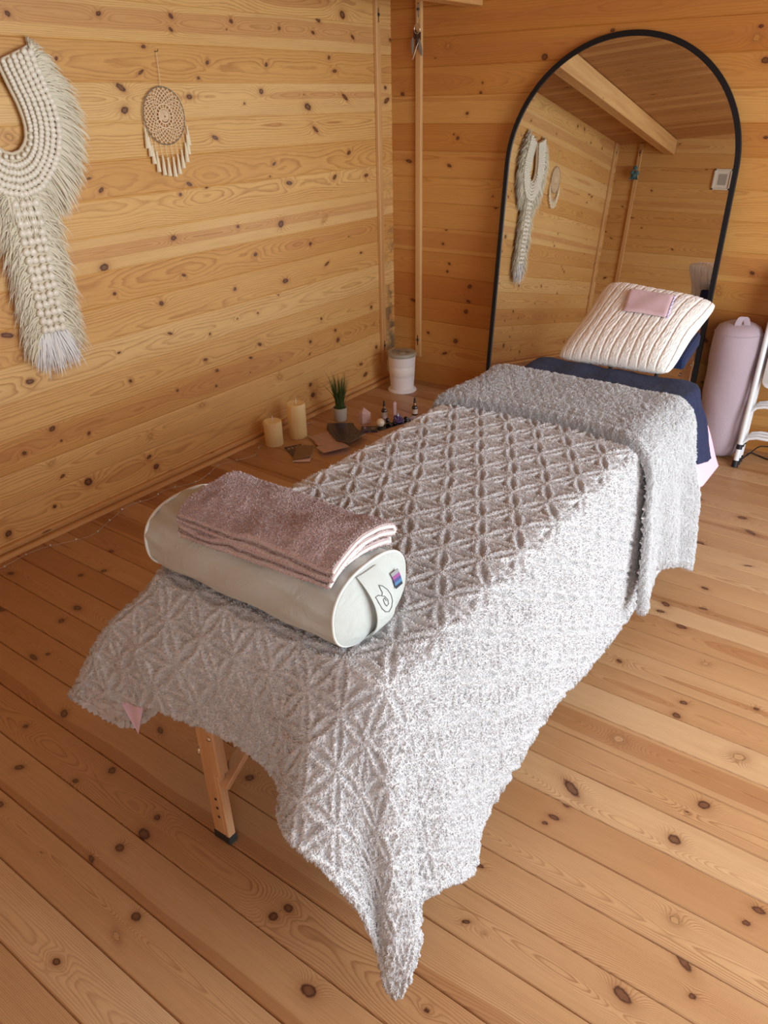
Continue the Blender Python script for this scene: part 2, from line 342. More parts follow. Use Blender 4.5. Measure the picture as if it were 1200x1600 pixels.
def plank_surface(name, mat, O, U, V_, Nn, u0, u1, v0, v1, anchor, pitch, knots, seed, du=0.008, dv=0.006,
                  depth=0.005, gw=0.0036, keep=None, extra=0.0, region=None, thick=0.03, stain=None, spacing=(0.0055, 0.0105)):
    """boards run along U, stacked along V_; one mesh with real grooves between boards"""
    rng = np.random.default_rng(seed)
    us = np.arange(u0, u1 + du * 0.5, du); us[-1] = u1
    k0 = math.floor((v0 - anchor) / pitch); k1 = math.ceil((v1 - anchor) / pitch)
    inner = [0.0, gw * 0.45, gw, gw * 2] + list(np.arange(gw * 2 + dv, pitch - gw * 2, dv)) + [pitch - gw * 2, pitch - gw, pitch - gw * 0.45]
    vs = []; ids = []
    for k in range(k0, k1):
        for t in inner:
            v = anchor + k * pitch + t
            if v0 - 1e-6 <= v <= v1 + 1e-6: vs.append(v); ids.append(k)
    if vs[0] > v0 + 1e-4: vs.insert(0, v0); ids.insert(0, k0)
    if vs[-1] < v1 - 1e-4: vs.append(v1); ids.append(k1 - 1)
    vs = np.array(vs); ids = np.array(ids)
    loc = vs - anchor - ids * pitch
    edge = np.minimum(loc, pitch - loc)
    h = -depth * np.clip(1 - edge / gw, 0, 1) ** 0.8
    UU, VV = np.meshgrid(us, vs, indexing='ij')
    nb = k1 - k0 + 1
    K = list(knots)
    if extra > 0:
        n = int(extra * (u1 - u0) * (v1 - v0)); pr = random.Random(seed)
        for _ in range(n):
            a = pr.uniform(u0, u1); b = pr.uniform(v0, v1)
            if region and region(a, b): continue
            K.append((a, b, pr.choice([0.006, 0.008, 0.009, 0.012])))
    tone = rng.random(nb)[ids - k0]; vcb = (rng.random(nb) * 1.6 - 0.3) * pitch
    for kk in range(nb):                                  # knots sit on the pith line of their board
        kv = [b - anchor - (kk + k0) * pitch for (a, b, r) in K if math.floor((b - anchor) / pitch) == kk + k0]
        if len(kv) >= 2 and rng.random() < 0.8: vcb[kk] = float(np.mean(kv))
    vc = vcb[ids - k0]; Tb = (0.012 + 0.05 * rng.random(nb) ** 1.2 - 0.03 * (rng.random(nb) < 0.3))[ids - k0]
    sp = (spacing[0] + (spacing[1] - spacing[0]) * rng.random(nb))[ids - k0]
    off = (rng.random(nb) * 50)[ids - k0]; amp = (0.02 + 0.11 * rng.random(nb) ** 1.5)[ids - k0]
    x = UU * 1.7 + off[None, :]
    D = amp[None, :] * (vnoise1(x, seed + 1) * 0.7 + vnoise1(x * 2.3 + 9, seed + 2) * 0.3) + 0.004
    base = np.sqrt((loc[None, :] - vc[None, :] + 0.02 * (vnoise1(UU * 0.9 + off[None, :] * 3, seed + 3) - 0.5)) ** 2 + D ** 2)
    hwv = base - Tb[None, :]
    kd = np.full(UU.shape, 6.0); kt = np.zeros(UU.shape)
    for (a, b, r) in K:
        light = r < 0; r = abs(r)
        ki = math.floor((b - anchor) / pitch)
        i0 = np.searchsorted(us, a - r * 16); i1 = np.searchsorted(us, a + r * 16)
        jj = np.where(ids == ki)[0]
        if len(jj) == 0 or i1 <= i0: continue
        j0, j1 = jj[0], jj[-1] + 1
        du_ = UU[i0:i1, j0:j1] - a; dv_ = VV[i0:i1, j0:j1] - b
        base[i0:i1, j0:j1] += 2.8 * r * np.exp(-np.abs(du_ / (4.2 * r)) ** 1.3 - np.abs(dv_ / (2.1 * r)) ** 1.6)
        ang = 1.2 * ((hash((round(a * 1000), round(b * 1000))) % 100) / 100 - 0.5); el = 1.0 + 0.9 * ((hash((round(b * 997), round(a * 991))) % 100) / 100) ** 2
        ca, sa = math.cos(ang), math.sin(ang)
        q = np.sqrt(((du_ * ca + dv_ * sa) / (r * 1.05 * el)) ** 2 + ((-du_ * sa + dv_ * ca) / (r * 0.9 / el ** 0.5)) ** 2)
        sub = kd[i0:i1, j0:j1]; mk = q < sub
        kd[i0:i1, j0:j1] = np.where(mk, q, sub)
        kt[i0:i1, j0:j1] = np.where(mk & (q < 3), 1.0 if light else 0.0, kt[i0:i1, j0:j1])
    rgv = base / sp[None, :]
    O = np.array(O, float); U = np.array(U, float); V_ = np.array(V_, float); Nn = np.array(Nn, float)
    P = O + UU[..., None] * U + VV[..., None] * V_ + (h[None, :, None] * np.ones(UU.shape)[..., None]) * Nn
    nu, nv = UU.shape
    wc = np.stack([UU, VV + (ids - k0)[None, :] * 3.7, off[None, :] * np.ones_like(UU)], -1)
    flip = np.dot(np.cross(U, V_), Nn) < 0
    Q = grid_quads(nu, nv, flip=flip)
    at = {'rg': rgv.ravel(), 'kd': kd.ravel(), 'kt': kt.ravel(), 'bt': (tone[None, :] * np.ones_like(UU)).ravel(), 'wc': wc.reshape(-1, 3), 'hw': hwv.ravel()}
    if stain is not None: at['st'] = stain(UU, VV).ravel()
    if keep is not None:
        uc = UU.ravel()[Q].mean(1); vcn = VV.ravel()[Q].mean(1); Q = Q[keep(uc, vcn)]
    # plain outside skin so that the wall has a real thickness
    Pv = P.reshape(-1, 3)
    if keep is None:
        c = np.array([P[0, 0], P[-1, 0], P[-1, -1], P[0, -1]]); bk = c - Nn * thick
        n = len(Pv); Pv = np.vstack([Pv, c, bk])
        ex = np.array([[0, 1, 5, 4], [1, 2, 6, 5], [2, 3, 7, 6], [3, 0, 4, 7], [4, 5, 6, 7]]) + n
        if flip: ex = ex[:, ::-1]
        Q = np.vstack([Q, ex])
        for k_ in at:
            a_ = at[k_]; pad = np.full((8,) + a_.shape[1:], 0.5); at[k_] = np.concatenate([a_, pad])
    me = np_mesh(name, Pv, Q, attrs=at)
    o = link(name, me, mat)
    o['kind'] = 'structure'
    return o

RX, FY = 4.2, -4.66            # right wall, front wall
def ceil_z(x): return 2.09 + 0.11 * x
LKN, BKN, FKN = parse(LK), parse(BK), [(a, b, r * 0.8) for (a, b, r) in parse(FK)]

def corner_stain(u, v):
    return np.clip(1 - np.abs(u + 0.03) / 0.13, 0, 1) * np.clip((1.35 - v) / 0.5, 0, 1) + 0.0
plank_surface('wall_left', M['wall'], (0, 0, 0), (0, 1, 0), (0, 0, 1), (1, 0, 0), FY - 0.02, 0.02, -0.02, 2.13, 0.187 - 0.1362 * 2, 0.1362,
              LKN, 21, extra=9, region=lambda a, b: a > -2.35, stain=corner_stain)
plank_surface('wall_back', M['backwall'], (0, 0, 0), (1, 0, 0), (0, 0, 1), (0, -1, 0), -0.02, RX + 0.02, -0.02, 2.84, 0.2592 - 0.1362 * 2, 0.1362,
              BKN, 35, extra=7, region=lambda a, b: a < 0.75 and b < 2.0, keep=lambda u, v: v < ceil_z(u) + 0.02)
plank_surface('wall_front', M['wall'], (0, FY, 0), (1, 0, 0), (0, 0, 1), (0, 1, 0), -0.02, RX + 0.02, -0.02, 2.84, 0.2592 - 0.1362 * 2, 0.1362,
              [], 48, du=0.012, dv=0.008, extra=12,
              keep=lambda u, v: (v < ceil_z(u) + 0.02) & ~((u > 2.70) & (u < 4.0) & (v > 0.95) & (v < 2.1)), stain=lambda u, v: u * 0)
plank_surface('wall_right', M['wall'], (RX, 0, 0), (0, 1, 0), (0, 0, 1), (-1, 0, 0), FY - 0.02, 0.02, -0.02, 2.84, 0.187 - 0.1362 * 2, 0.1362,
              [], 52, du=0.02, dv=0.01, extra=8, keep=lambda u, v: ~((u > -3.55) & (u < -0.85) & (v < 2.2)), stain=lambda u, v: u * 0)
plank_surface('floor', M['floor'], (0, 0, 0), (1, 0, 0), (0, 1, 0), (0, 0, 1), -0.02, RX + 0.02, FY - 0.02, 0.02, -2.96 - 0.1165 * 20, 0.1165,
              FKN, 63, du=0.008, dv=0.006, depth=0.008, gw=0.0026, extra=2.2, spacing=(0.0022, 0.0042), region=lambda a, b: not (a < 1.2 and b > -2.6 or (a > 2.9 and b < -2.9)))
sl = math.hypot(1, 0.11)
plank_surface('ceiling', M['ceil'], (0, 0, 2.09), (1 / sl, 0, 0.11 / sl), (0, 1, 0), (0.11 / sl, 0, -1 / sl), -0.02, RX * sl + 0.02, FY - 0.02, 0.02, 0, 0.09,
              [], 77, du=0.02, dv=0.009, extra=9)

def struct(o): o['kind'] = 'structure'; return o
# roof beam running from the back wall to the front wall
struct(MB().box(0.47, 0.567, FY + 0.02, 0, 2.008, 2.145, b=0.004).build('trim_1', M['timberY'], angle=20))
# skirting along the left wall: quarter-round with a step
prof = [(0, 0), (0.038, 0)] + [(0.020 + 0.018 * math.cos(a), 0.018 * math.sin(a)) for a in np.linspace(0.15, math.pi / 2, 7)] + [(0.010, 0.019), (0.009, 0.026), (0.021, 0.028)] + [(0.012 + 0.010 * math.cos(a), 0.036 + 0.010 * math.sin(a)) for a in np.linspace(-0.6, math.pi / 2, 7)] + [(0, 0.047)]
mb = MB(); n = len(prof)
V = [(x + 0.0005, y, z) for y in (FY, -0.0) for (x, z) in prof]
mb.add(V, [(i, (i + 1) % n, n + (i + 1) % n, n + i) for i in range(n)] + [tuple(range(n - 1, -1, -1)), tuple(range(n, 2 * n))])
struct(mb.build('baseboard_left', M['timberY'], angle=50))
# upright battens either side of the two left-hand corners
def batten(name, x0, x1, y0, y1, z0, z1, slot, face):
    o = struct(MB().box(x0, x1, y0, y1, z0, z1, b=0.003).build(name, M['timberZ'], angle=20))
    for zz in (z0 + 0.11, z1 - 0.09):
        b = MB()
        cx, cy = (x0 + x1) / 2, (y0 + y1) / 2
        if face == 'x':
            b.box(x1, x1 + 0.001, cy - 0.003, cy + 0.003, zz - 0.035, zz + 0.03)
            b.lathe([(0, 0.006), (0.006, 0.005), (0.009, 0.0)], 12, M=Matrix.Translation((x1 + 0.001, cy, zz)) @ Matrix.Rotation(math.pi / 2, 4, 'Y'))
        else:
            s = -1 if face == '-y' else 1; yy = y0 if s < 0 else y1
            b.box(cx - 0.003, cx + 0.003, min(yy, yy + s * 0.001), max(yy, yy + s * 0.001), zz - 0.035, zz + 0.03)
            b.lathe([(0, 0.006), (0.006, 0.005), (0.009, 0.0)], 12, M=Matrix.Translation((cx, yy + s * 0.001, zz)) @ Matrix.Rotation(-s * math.pi / 2, 4, 'X'))
        b.build('screw', M['darkmetal'], o)
    return o
M['darkmetal'] = plain('dark_metal', (0.09, 0.085, 0.08, 1), 0.4, 0.8)
M['chrome'] = plain('bright_metal', (0.65, 0.64, 0.62, 1), 0.25, 1.0)
M['brass'] = plain('brass', (0.75, 0.55, 0.25, 1), 0.3, 1.0)
batten('trim_2', 0.0, 0.022, -0.160, -0.122, 0.128, 2.088, 0, 'x')
batten('trim_3', 0.174, 0.212, -0.022, 0.0, 0.161, ceil_z(0.17) - 0.002, 0, '-y')
batten('trim_4', 0.0, 0.022, FY + 0.14, FY + 0.18, 0.12, 2.088, 0, 'x')
batten('trim_5', 0.205, 0.245, FY, FY + 0.022, 0.12, ceil_z(0.205) - 0.002, 0, 'y')
# door frame (wide opening, doors folded away outside)
b = MB(); b.box(RX - 0.02, RX + 0.05, -3.55, -3.49, 0, 2.2).box(RX - 0.02, RX + 0.05, -0.91, -0.85, 0, 2.2).box(RX - 0.02, RX + 0.05, -3.55, -0.85, 2.14, 2.2)
struct(b.build('door_1', M['timberZ'], angle=20))
b = MB(); y0, y1 = FY - 0.04, FY + 0.02
b.box(2.66, 2.73, y0, y1, 0.93, 2.12).box(3.97, 4.04, y0, y1, 0.93, 2.12).box(2.66, 4.04, y0, y1, 0.92, 0.98).box(2.66, 4.04, y0, y1, 2.07, 2.13)
struct(b.build('added_window_1', M['timberX'], angle=20))  # frame of the added, unseen window that lets in the fill
# short grass outside the doorway so that the daylight falls on real ground
M['grass'] = plain('lawn', (0.16, 0.24, 0.08, 1), 0.95)
struct(MB().box(RX + 0.06, 12, -9, 4, -0.25, -0.15).build('ground', M['grass'], angle=20))

# ------------------------------------------------------------------ massage table
M['beech'] = timber_mat('beech_table_legs', lin((214, 170, 126)), lin((190, 142, 100)), 'Z', 0.45)
M['rubber'] = plain('black_rubber', (0.02, 0.02, 0.02, 1), 0.7)
M['vinyl'] = plain('cream_vinyl', (0.62, 0.55, 0.48, 1), 0.5)
tb = empty('massage_table', (1.88, -2.17, 0), 0, 'folding massage table with beech wood legs, hidden under the sherpa blanket', 'massage table')
def local(o, root):
    o.matrix_world = Matrix.Translation(root.location) @ Matrix.Identity(4)
    return o
def at_root(mbx, name, m, root, **kw):
    """shapes given in world coordinates, parented to a root standing at root.location"""
    L = root.location; mbx.v = [(p[0] - L[0], p[1] - L[1], p[2] - L[2]) for p in mbx.v]
    return mbx.build(name, m, root, **kw)
at_root(MB().box(1.575, 2.185, -3.14, -1.19, 0.615, 0.665, b=0.02), 'padded_top', M['vinyl'], tb)
fr = MB().box(1.60, 2.16, -3.12, -3.085, 0.56, 0.614, b=0.003).box(1.60, 2.16, -1.245, -1.21, 0.56, 0.614, b=0.003)
fr.box(1.60, 1.63, -3.12, -1.21, 0.56, 0.614, b=0.003).box(2.13, 2.16, -3.12, -1.21, 0.56, 0.614, b=0.003).box(1.60, 2.16, -2.19, -2.15, 0.56, 0.614, b=0.003)
at_root(fr, 'frame', M['timberY'], tb, angle=20)
def table_leg(x, y, sx, sy, top_x, top_y):
    """two overlapping strips bolted together, as height-adjustable table legs are"""
    up = Vector((top_x - x, top_y - y, 0.57)).normalized()
    f = Vector((x, y, 0.012)); g = Vector((top_x, top_y, 0.575))
    at = lambda t: f.lerp(g, t)
    a = MB()
    face = Vector((0, 1 if sy > 0 else -1, 0))           # outward face is away from the table's middle
    a.bar(f, at(1.0), 0.022, 0.04, (1, 0, 0), 0.002)
    off = Vector((0.026 * sx, 0, 0))
    a.bar(f + off, at(0.42) + off, 0.022, 0.012, (1, 0, 0), 0.002)
    lo = at_root(a, 'leg', M['beech'], tb, angle=20)
    bb = MB(); bb.bar(at(0.36) + Vector((0.024 * sx, face.y * -0.004, 0)), at(1.0) + Vector((0.024 * sx, face.y * -0.004, 0)), 0.03, 0.03, (1, 0, 0), 0.003)
    o2 = at_root(bb, 'leg_extension', M['beech'], tb, angle=20)
    for t in (0.12, 0.17, 0.22):
        hw = MB(); c = at(t) + Vector((0.008 * sx, face.y * 0.011, 0)); hw.lathe([(0, 0.0012), (0.004, 0.001), (0.004, -0.001)], 10, M=Matrix.Translation(c) @ Matrix.Rotation(-face.y * math.pi / 2, 4, 'X'))
        at_root(hw, 'peg_hole', M['rubber'], tb)
    for t in (0.56, 0.72):
        hw = MB(); c = at(t) + Vector((0.026 * sx, face.y * 0.012, 0)); hw.lathe([(0, 0.004), (0.004, 0.0035), (0.0075, 0.0)], 12, M=Matrix.Translation(c) @ Matrix.Rotation(-face.y * math.pi / 2, 4, 'X'))
        at_root(hw, 'bolt', M['chrome'], tb)
    for t in (0.44, 0.60):
        k = MB(); c = at(t) + Vector((-0.020 * sx, 0, 0))
        k.lathe([(0, 0.0), (0.010, 0.001), (0.013, 0.004), (0.013, 0.010), (0.009, 0.014), (0, 0.015)], 12, M=Matrix.Translation(c) @ Matrix.Rotation(-sx * math.pi / 2, 4, 'Y'))
        at_root(k, 'adjuster_knob', M['chrome'], tb)
    ft = MB().bar(f - up * 0.012, f + up * 0.012, 0.026, 0.044, (1, 0, 0), 0.002).bar(f + off - up * 0.012, f + off + up * 0.012, 0.026, 0.016, (1, 0, 0), 0.002)
    at_root(ft, 'rubber_foot', M['rubber'], tb)
    s = MB(); p0 = at(0.30) + Vector((0.030 * sx, -face.y * -0.002, 0)); p1 = Vector((p0.x, p0.y - face.y * 0.62, 0.60))
    s.bar(p0, p1, 0.016, 0.036, (1, 0, 0), 0.002)
    so = at_root(s, 'brace', M['beech'], tb, angle=20)
    k = MB(); c = p0 + Vector((0.009, 0, 0)) + (p1 - p0).normalized() * 0.03
    k.lathe([(0, 0.003), (0.004, 0.0028), (0.0065, 0.0)], 12, M=Matrix.Translation(c) @ Matrix.Rotation(math.pi / 2, 4, 'Y'))
    at_root(k, 'bolt', M['chrome'], tb)
table_leg(1.725, -3.185, 1, -1, 1.685, -3.165)
table_leg(2.10, -3.04, -1, -1, 2.12, -3.06)
table_leg(1.70, -1.20, 1, 1, 1.67, -1.24)
table_leg(2.05, -1.20, -1, 1, 2.09, -1.24)
# head rest that carries the pillow
hr = MB().box(1.76, 2.05, -1.02, -0.86, 0.65, 0.68, b=0.01)
hr.v = [(x, y, z + (y + 1.15) * 0.30) for (x, y, z) in hr.v]
at_root(hr, 'head_rest', M['vinyl'], tb)
for x_ in (1.78, 1.97): at_root(MB().tube([(x_, -1.20, 0.56), (x_, -1.0, 0.60), (x_, -0.92, 0.655)], 0.008), 'head_rest_bracket', M['rubber'], tb)

# ------------------------------------------------------------------ draped cloth
def catmull(P, m):
    """P (k,q,3) control rows -> (m,q,3) resampled evenly by length"""
    k = P.shape[0]; ext = np.concatenate([2 * P[:1] - P[1:2], P, 2 * P[-1:] - P[-2:-1]])
    out = []
    for s in range(k - 1):
        p0, p1, p2, p3 = ext[s], ext[s + 1], ext[s + 2], ext[s + 3]
        for t in np.linspace(0, 1, 12, endpoint=(s == k - 2)):
            out.append(0.5 * ((2 * p1) + (-p0 + p2) * t + (2 * p0 - 5 * p1 + 4 * p2 - p3) * t * t + (-p0 + 3 * p1 - 3 * p2 + p3) * t ** 3))
    C = np.array(out); d = np.linalg.norm(np.diff(C, axis=0), axis=2); s = np.concatenate([np.zeros((1, d.shape[1])), np.cumsum(d, 0)])
    R = np.empty((m,) + C.shape[1:])
    for q in range(C.shape[1]):
        tt = np.linspace(0, s[-1, q], m)
        for a in range(3): R[:, q, a] = np.interp(tt, s[:, q], C[:, q, a])
    return R, s[-1]

def smooth_rows(X, Y, n):
    """monotone-ish interpolation of station rows Y (s,c) at n positions"""
    X = np.asarray(X, float); Y = np.asarray(Y, float); x = np.linspace(X[0], X[-1], n)
    m = np.gradient(Y, X, axis=0)
    i = np.clip(np.searchsorted(X, x, side='right') - 1, 0, len(X) - 2); h = (X[i + 1] - X[i])[:, None]; t = ((x - X[i]) / (X[i + 1] - X[i]))[:, None]
    return (2 * t ** 3 - 3 * t ** 2 + 1) * Y[i] + (t ** 3 - 2 * t ** 2 + t) * h * m[i] + (-2 * t ** 3 + 3 * t ** 2) * Y[i + 1] + (t ** 3 - t ** 2) * h * m[i + 1]

def grid_normals(P):
    a = np.gradient(P, axis=0); b = np.gradient(P, axis=1); n = np.cross(a, b); l = np.linalg.norm(n, axis=2, keepdims=True); return n / np.maximum(l, 1e-12)

def noise2(u, v, seed):
    """smooth 2-D value noise -1..1"""
    r = np.random.default_rng(seed).random((256, 256)) * 2 - 1
    i = np.floor(u).astype(int); j = np.floor(v).astype(int); f = u - i; g = v - j; f = f * f * (3 - 2 * f); g = g * g * (3 - 2 * g)
    i0 = i % 256; i1 = (i + 1) % 256; j0 = j % 256; j1 = (j + 1) % 256
    return (r[i0, j0] * (1 - f) + r[i1, j0] * f) * (1 - g) + (r[i0, j1] * (1 - f) + r[i1, j1] * f) * g

LAT = 0.098
def leaf_pattern(u, v):
    """raised outlines of a six-petalled interlaced circle pattern, cloth coordinates in metres"""
    a = u / LAT; b = v / (LAT * math.sqrt(3) / 2)
    best = np.zeros_like(u)
    j0 = np.round(b)
    for dj in (-2, -1, 0, 1, 2):
        jj = j0 + dj; sh = np.where(np.mod(jj, 2) == 0, 0.0, 0.5); i0 = np.round(a - sh)
        for di in (-2, -1, 0, 1, 2):
            x = (i0 + di + sh) * LAT; y = jj * LAT * math.sqrt(3) / 2
            d = np.sqrt((u - x) ** 2 + (v - y) ** 2)
            best = np.maximum(best, np.exp(-((d - LAT) / 0.0062) ** 2))
    return best

def tufts(P, Nn, comb, n, length, width, seed, lift=0.55, pick=None, clump=1.15):
    """wool pile: n small bent three-sided tufts spread over the grid surface P"""
    rng = np.random.default_rng(seed)
    nu, nv = P.shape[:2]
    # area-weighted choice of cells
    A = np.linalg.norm(np.cross(P[1:, :-1] - P[:-1, :-1], P[:-1, 1:] - P[:-1, :-1]), axis=2)
    if pick is not None: A = A * pick[:-1, :-1]
    c = np.cumsum(A.ravel()); c /= c[-1]
    idx = np.searchsorted(c, rng.random(n)); i = idx // (nv - 1); j = idx % (nv - 1)
    s = rng.random(n)[:, None]; t = rng.random(n)[:, None]
    def bl(F): return (F[i, j] * (1 - s) + F[i + 1, j] * s) * (1 - t) + (F[i, j + 1] * (1 - s) + F[i + 1, j + 1] * s) * t
    B = bl(P); nn = bl(Nn); nn /= np.linalg.norm(nn, axis=1, keepdims=True); cm = bl(comb)
    # wool gathers into little curls: tufts of one cell lean together
    cs = length * clump
    cell = np.floor(B / cs).astype(np.int64)
    hh = (cell[:, 0] * 73856093) ^ (cell[:, 1] * 19349663) ^ (cell[:, 2] * 83492791)
    curl = 0.34 + 0.66 * np.clip((-2.85 - B[:, 1:2]) / 0.35, 0, 1)      # longer, curlier pile towards the foot end
    curl = np.where((B[:, 0:1] > 2.235) & (B[:, 1:2] > -2.95) & (B[:, 1:2] < -1.93), 0.12, curl)   # brushed flat on the long side
    def hr(k): x_ = np.abs(np.sin((hh % 100003) * (12.9898 + k * 3.1) + k * 7.7) * 43758.5453); return x_ - np.floor(x_)
    ctr = (cell + 0.5) * cs + (np.stack([hr(1), hr(2), hr(3)], 1) - 0.5) * cs
    lean = (ctr - B) / cs; lean -= nn * np.sum(lean * nn, axis=1, keepdims=True)
    swirl = np.stack([hr(4), hr(5), hr(6)], 1) - 0.5
    rnd = rng.normal(size=(n, 3)); d = nn * lift + cm * 0.6 + rnd * 0.2 + (lean * 1.1 + swirl * 0.9) * curl
    d /= np.linalg.norm(d, axis=1, keepdims=True)
    L = (0.75 + 0.5 * hr(7))[:, None] * length * (0.6 + 0.8 * rng.random(n))[:, None]; w = width * (0.7 + 0.6 * rng.random(n))[:, None]
    e = np.cross(d, rng.normal(size=(n, 3))); e /= np.linalg.norm(e, axis=1, keepdims=True); f = np.cross(d, e)
    b0 = B - nn * 0.0012
    mid = b0 + d * L * 0.5 + nn * L * 0.12; tip = b0 + d * L * 0.95 + cm * L * 0.25
    V = np.stack([b0 + e * w, b0 - e * w * 0.5 + f * w * 0.87, b0 - e * w * 0.5 - f * w * 0.87,
                  mid + e * w * 0.8, mid - e * w * 0.4 + f * w * 0.7, mid - e * w * 0.4 - f * w * 0.7, tip], 1).reshape(-1, 3)
    k = np.arange(n)[:, None] * 7
    Q = np.concatenate([k + np.array([[0, 1, 4, 3]]), k + np.array([[1, 2, 5, 4]]), k + np.array([[2, 0, 3, 5]])])
    T = np.concatenate([k + np.array([[3, 4, 6]]), k + np.array([[4, 5, 6]]), k + np.array([[5, 3, 6]])])
    return V, Q, T

def pile_mesh(name, P, Nn, mat, parent, ntuft, length, width, seed, comb, flip=False, lift=0.55, pick=None, thickness=0.006):
    nu, nv = P.shape[:2]
    V = P.reshape(-1, 3); Q = grid_quads(nu, nv, flip=flip)
    # underside so the cloth has thickness
    Vb = (P - Nn * thickness).reshape(-1, 3); Qb = grid_quads(nu, nv, flip=not flip) + len(V)
    TV, TQ, TT = tufts(P, Nn, comb, ntuft, length, width, seed, lift, pick)
    n0 = len(V) + len(Vb)
    edges = []
    def strip(ids):
        ids = np.asarray(ids); return np.stack([ids[:-1], ids[1:], ids[1:] + len(V), ids[:-1] + len(V)], -1)
    edges.append(strip(np.arange(nu) * nv)); edges.append(strip(np.arange(nu) * nv + nv - 1)); edges.append(strip(np.arange(nv))); edges.append(strip((nu - 1) * nv + np.arange(nv)))
    V = np.vstack([V, Vb, TV]); Q = np.vstack([Q, Qb] + edges + [TQ + n0]); T = TT + n0
    me = np_mesh(name, V, Q, T)
    return link(name, me, mat, parent)

def sherpa_mat(name, c, c2):
    m, nt, b = new_mat(name)
    tc = N(nt, 'ShaderNodeTexCoord').outputs['Object']
    n = noise(nt, tc, 260, 2); n2 = noise(nt, tc, 9, 3)
    cc = mix(nt, mathn(nt, 'MULTIPLY', n2, 0.5), c, c2)
    nt.links.new(cc, b.inputs['Base Color']); b.inputs['Roughness'].default_value = 0.85
    b.inputs['Sheen Weight'].default_value = 0.12; b.inputs['Sheen Roughness'].default_value = 0.6; b.inputs['Specular IOR Level'].default_value = 0.15
    bump(nt, b, n, 0.5, 0.0015)
    return m
M['sherpa'] = sherpa_mat('grey_sherpa_fleece', lin((209, 206, 205)), lin((192, 187, 186)))

ZT = 0.70
# stations round the bed: [edge x,y], middle (or None), hem x,y,z, outward angle of the flat cloth (deg)
ST = [
 ((1.550, -1.45), None, (1.495, -1.45, 0.34), 180),
 ((1.550, -2.10), None, (1.490, -2.10, 0.34), 180),
 ((1.550, -2.70), None, (1.490, -2.70, 0.33), 180),
 ((1.550, -2.95), None, (1.470, -2.98, 0.27), 182),
 ((1.556, -3.07), (1.47, -3.13, 0.44), (1.372, -3.19, 0.170), 200),
 ((1.580, -3.135), (1.455, -3.205, 0.53), (1.340, -3.275, 0.305), 228),
 ((1.630, -3.158), (1.58, -3.225, 0.53), (1.560, -3.245, 0.395), 262),
 ((1.740, -3.160), (1.735, -3.21, 0.54), (1.730, -3.222, 0.410), 270),
 ((1.880, -3.160), (1.888, -3.198, 0.54), (1.900, -3.200, 0.392), 270),
 ((1.990, -3.160), (2.000, -3.215, 0.54), (2.008, -3.235, 0.395), 272),
 ((2.050, -3.160), (2.065, -3.250, 0.54), (2.073, -3.305, 0.412), 276),
 ((2.090, -3.160), (2.115, -3.262, 0.55), (2.124, -3.332, 0.425), 285),
 ((2.125, -3.159), (2.170, -3.255, 0.52), (2.205, -3.322, 0.366), 297),
 ((2.152, -3.155), (2.205, -3.245, 0.47), (2.250, -3.292, 0.248), 309),
 ((2.172, -3.147), (2.232, -3.235, 0.42), (2.268, -3.272, 0.120), 320),
 ((2.190, -3.132), (2.268, -3.225, 0.40), (2.312, -3.275, 0.050), 330),
 ((2.200, -3.112), (2.272, -3.180, 0.42), (2.322, -3.235, 0.120), 338),
 ((2.206, -3.090), (2.262, -3.140, 0.44), (2.296, -3.180, 0.195), 346),
 ((2.209, -3.045), (2.272, -3.085, 0.44), (2.320, -3.120, 0.205), 353),
 ((2.210, -2.980), (2.270, -2.995, 0.42), (2.318, -3.010, 0.135), 358),
 ((2.210, -2.890), (2.262, -2.905, 0.42), (2.284, -2.920, 0.150), 360),
 ((2.210, -2.720), (2.256, -2.725, 0.42), (2.274, -2.730, 0.185), 360),
 ((2.210, -2.500), (2.254, -2.500, 0.42), (2.270, -2.505, 0.200), 360),
 ((2.210, -2.150), (2.254, -2.150, 0.42), (2.268, -2.150, 0.155), 360),
 ((2.210, -1.900), (2.254, -1.900, 0.42), (2.268, -1.900, 0.150), 360),
 ((2.210, -1.450), (2.254, -1.450, 0.42), (2.268, -1.450, 0.150), 360),
]
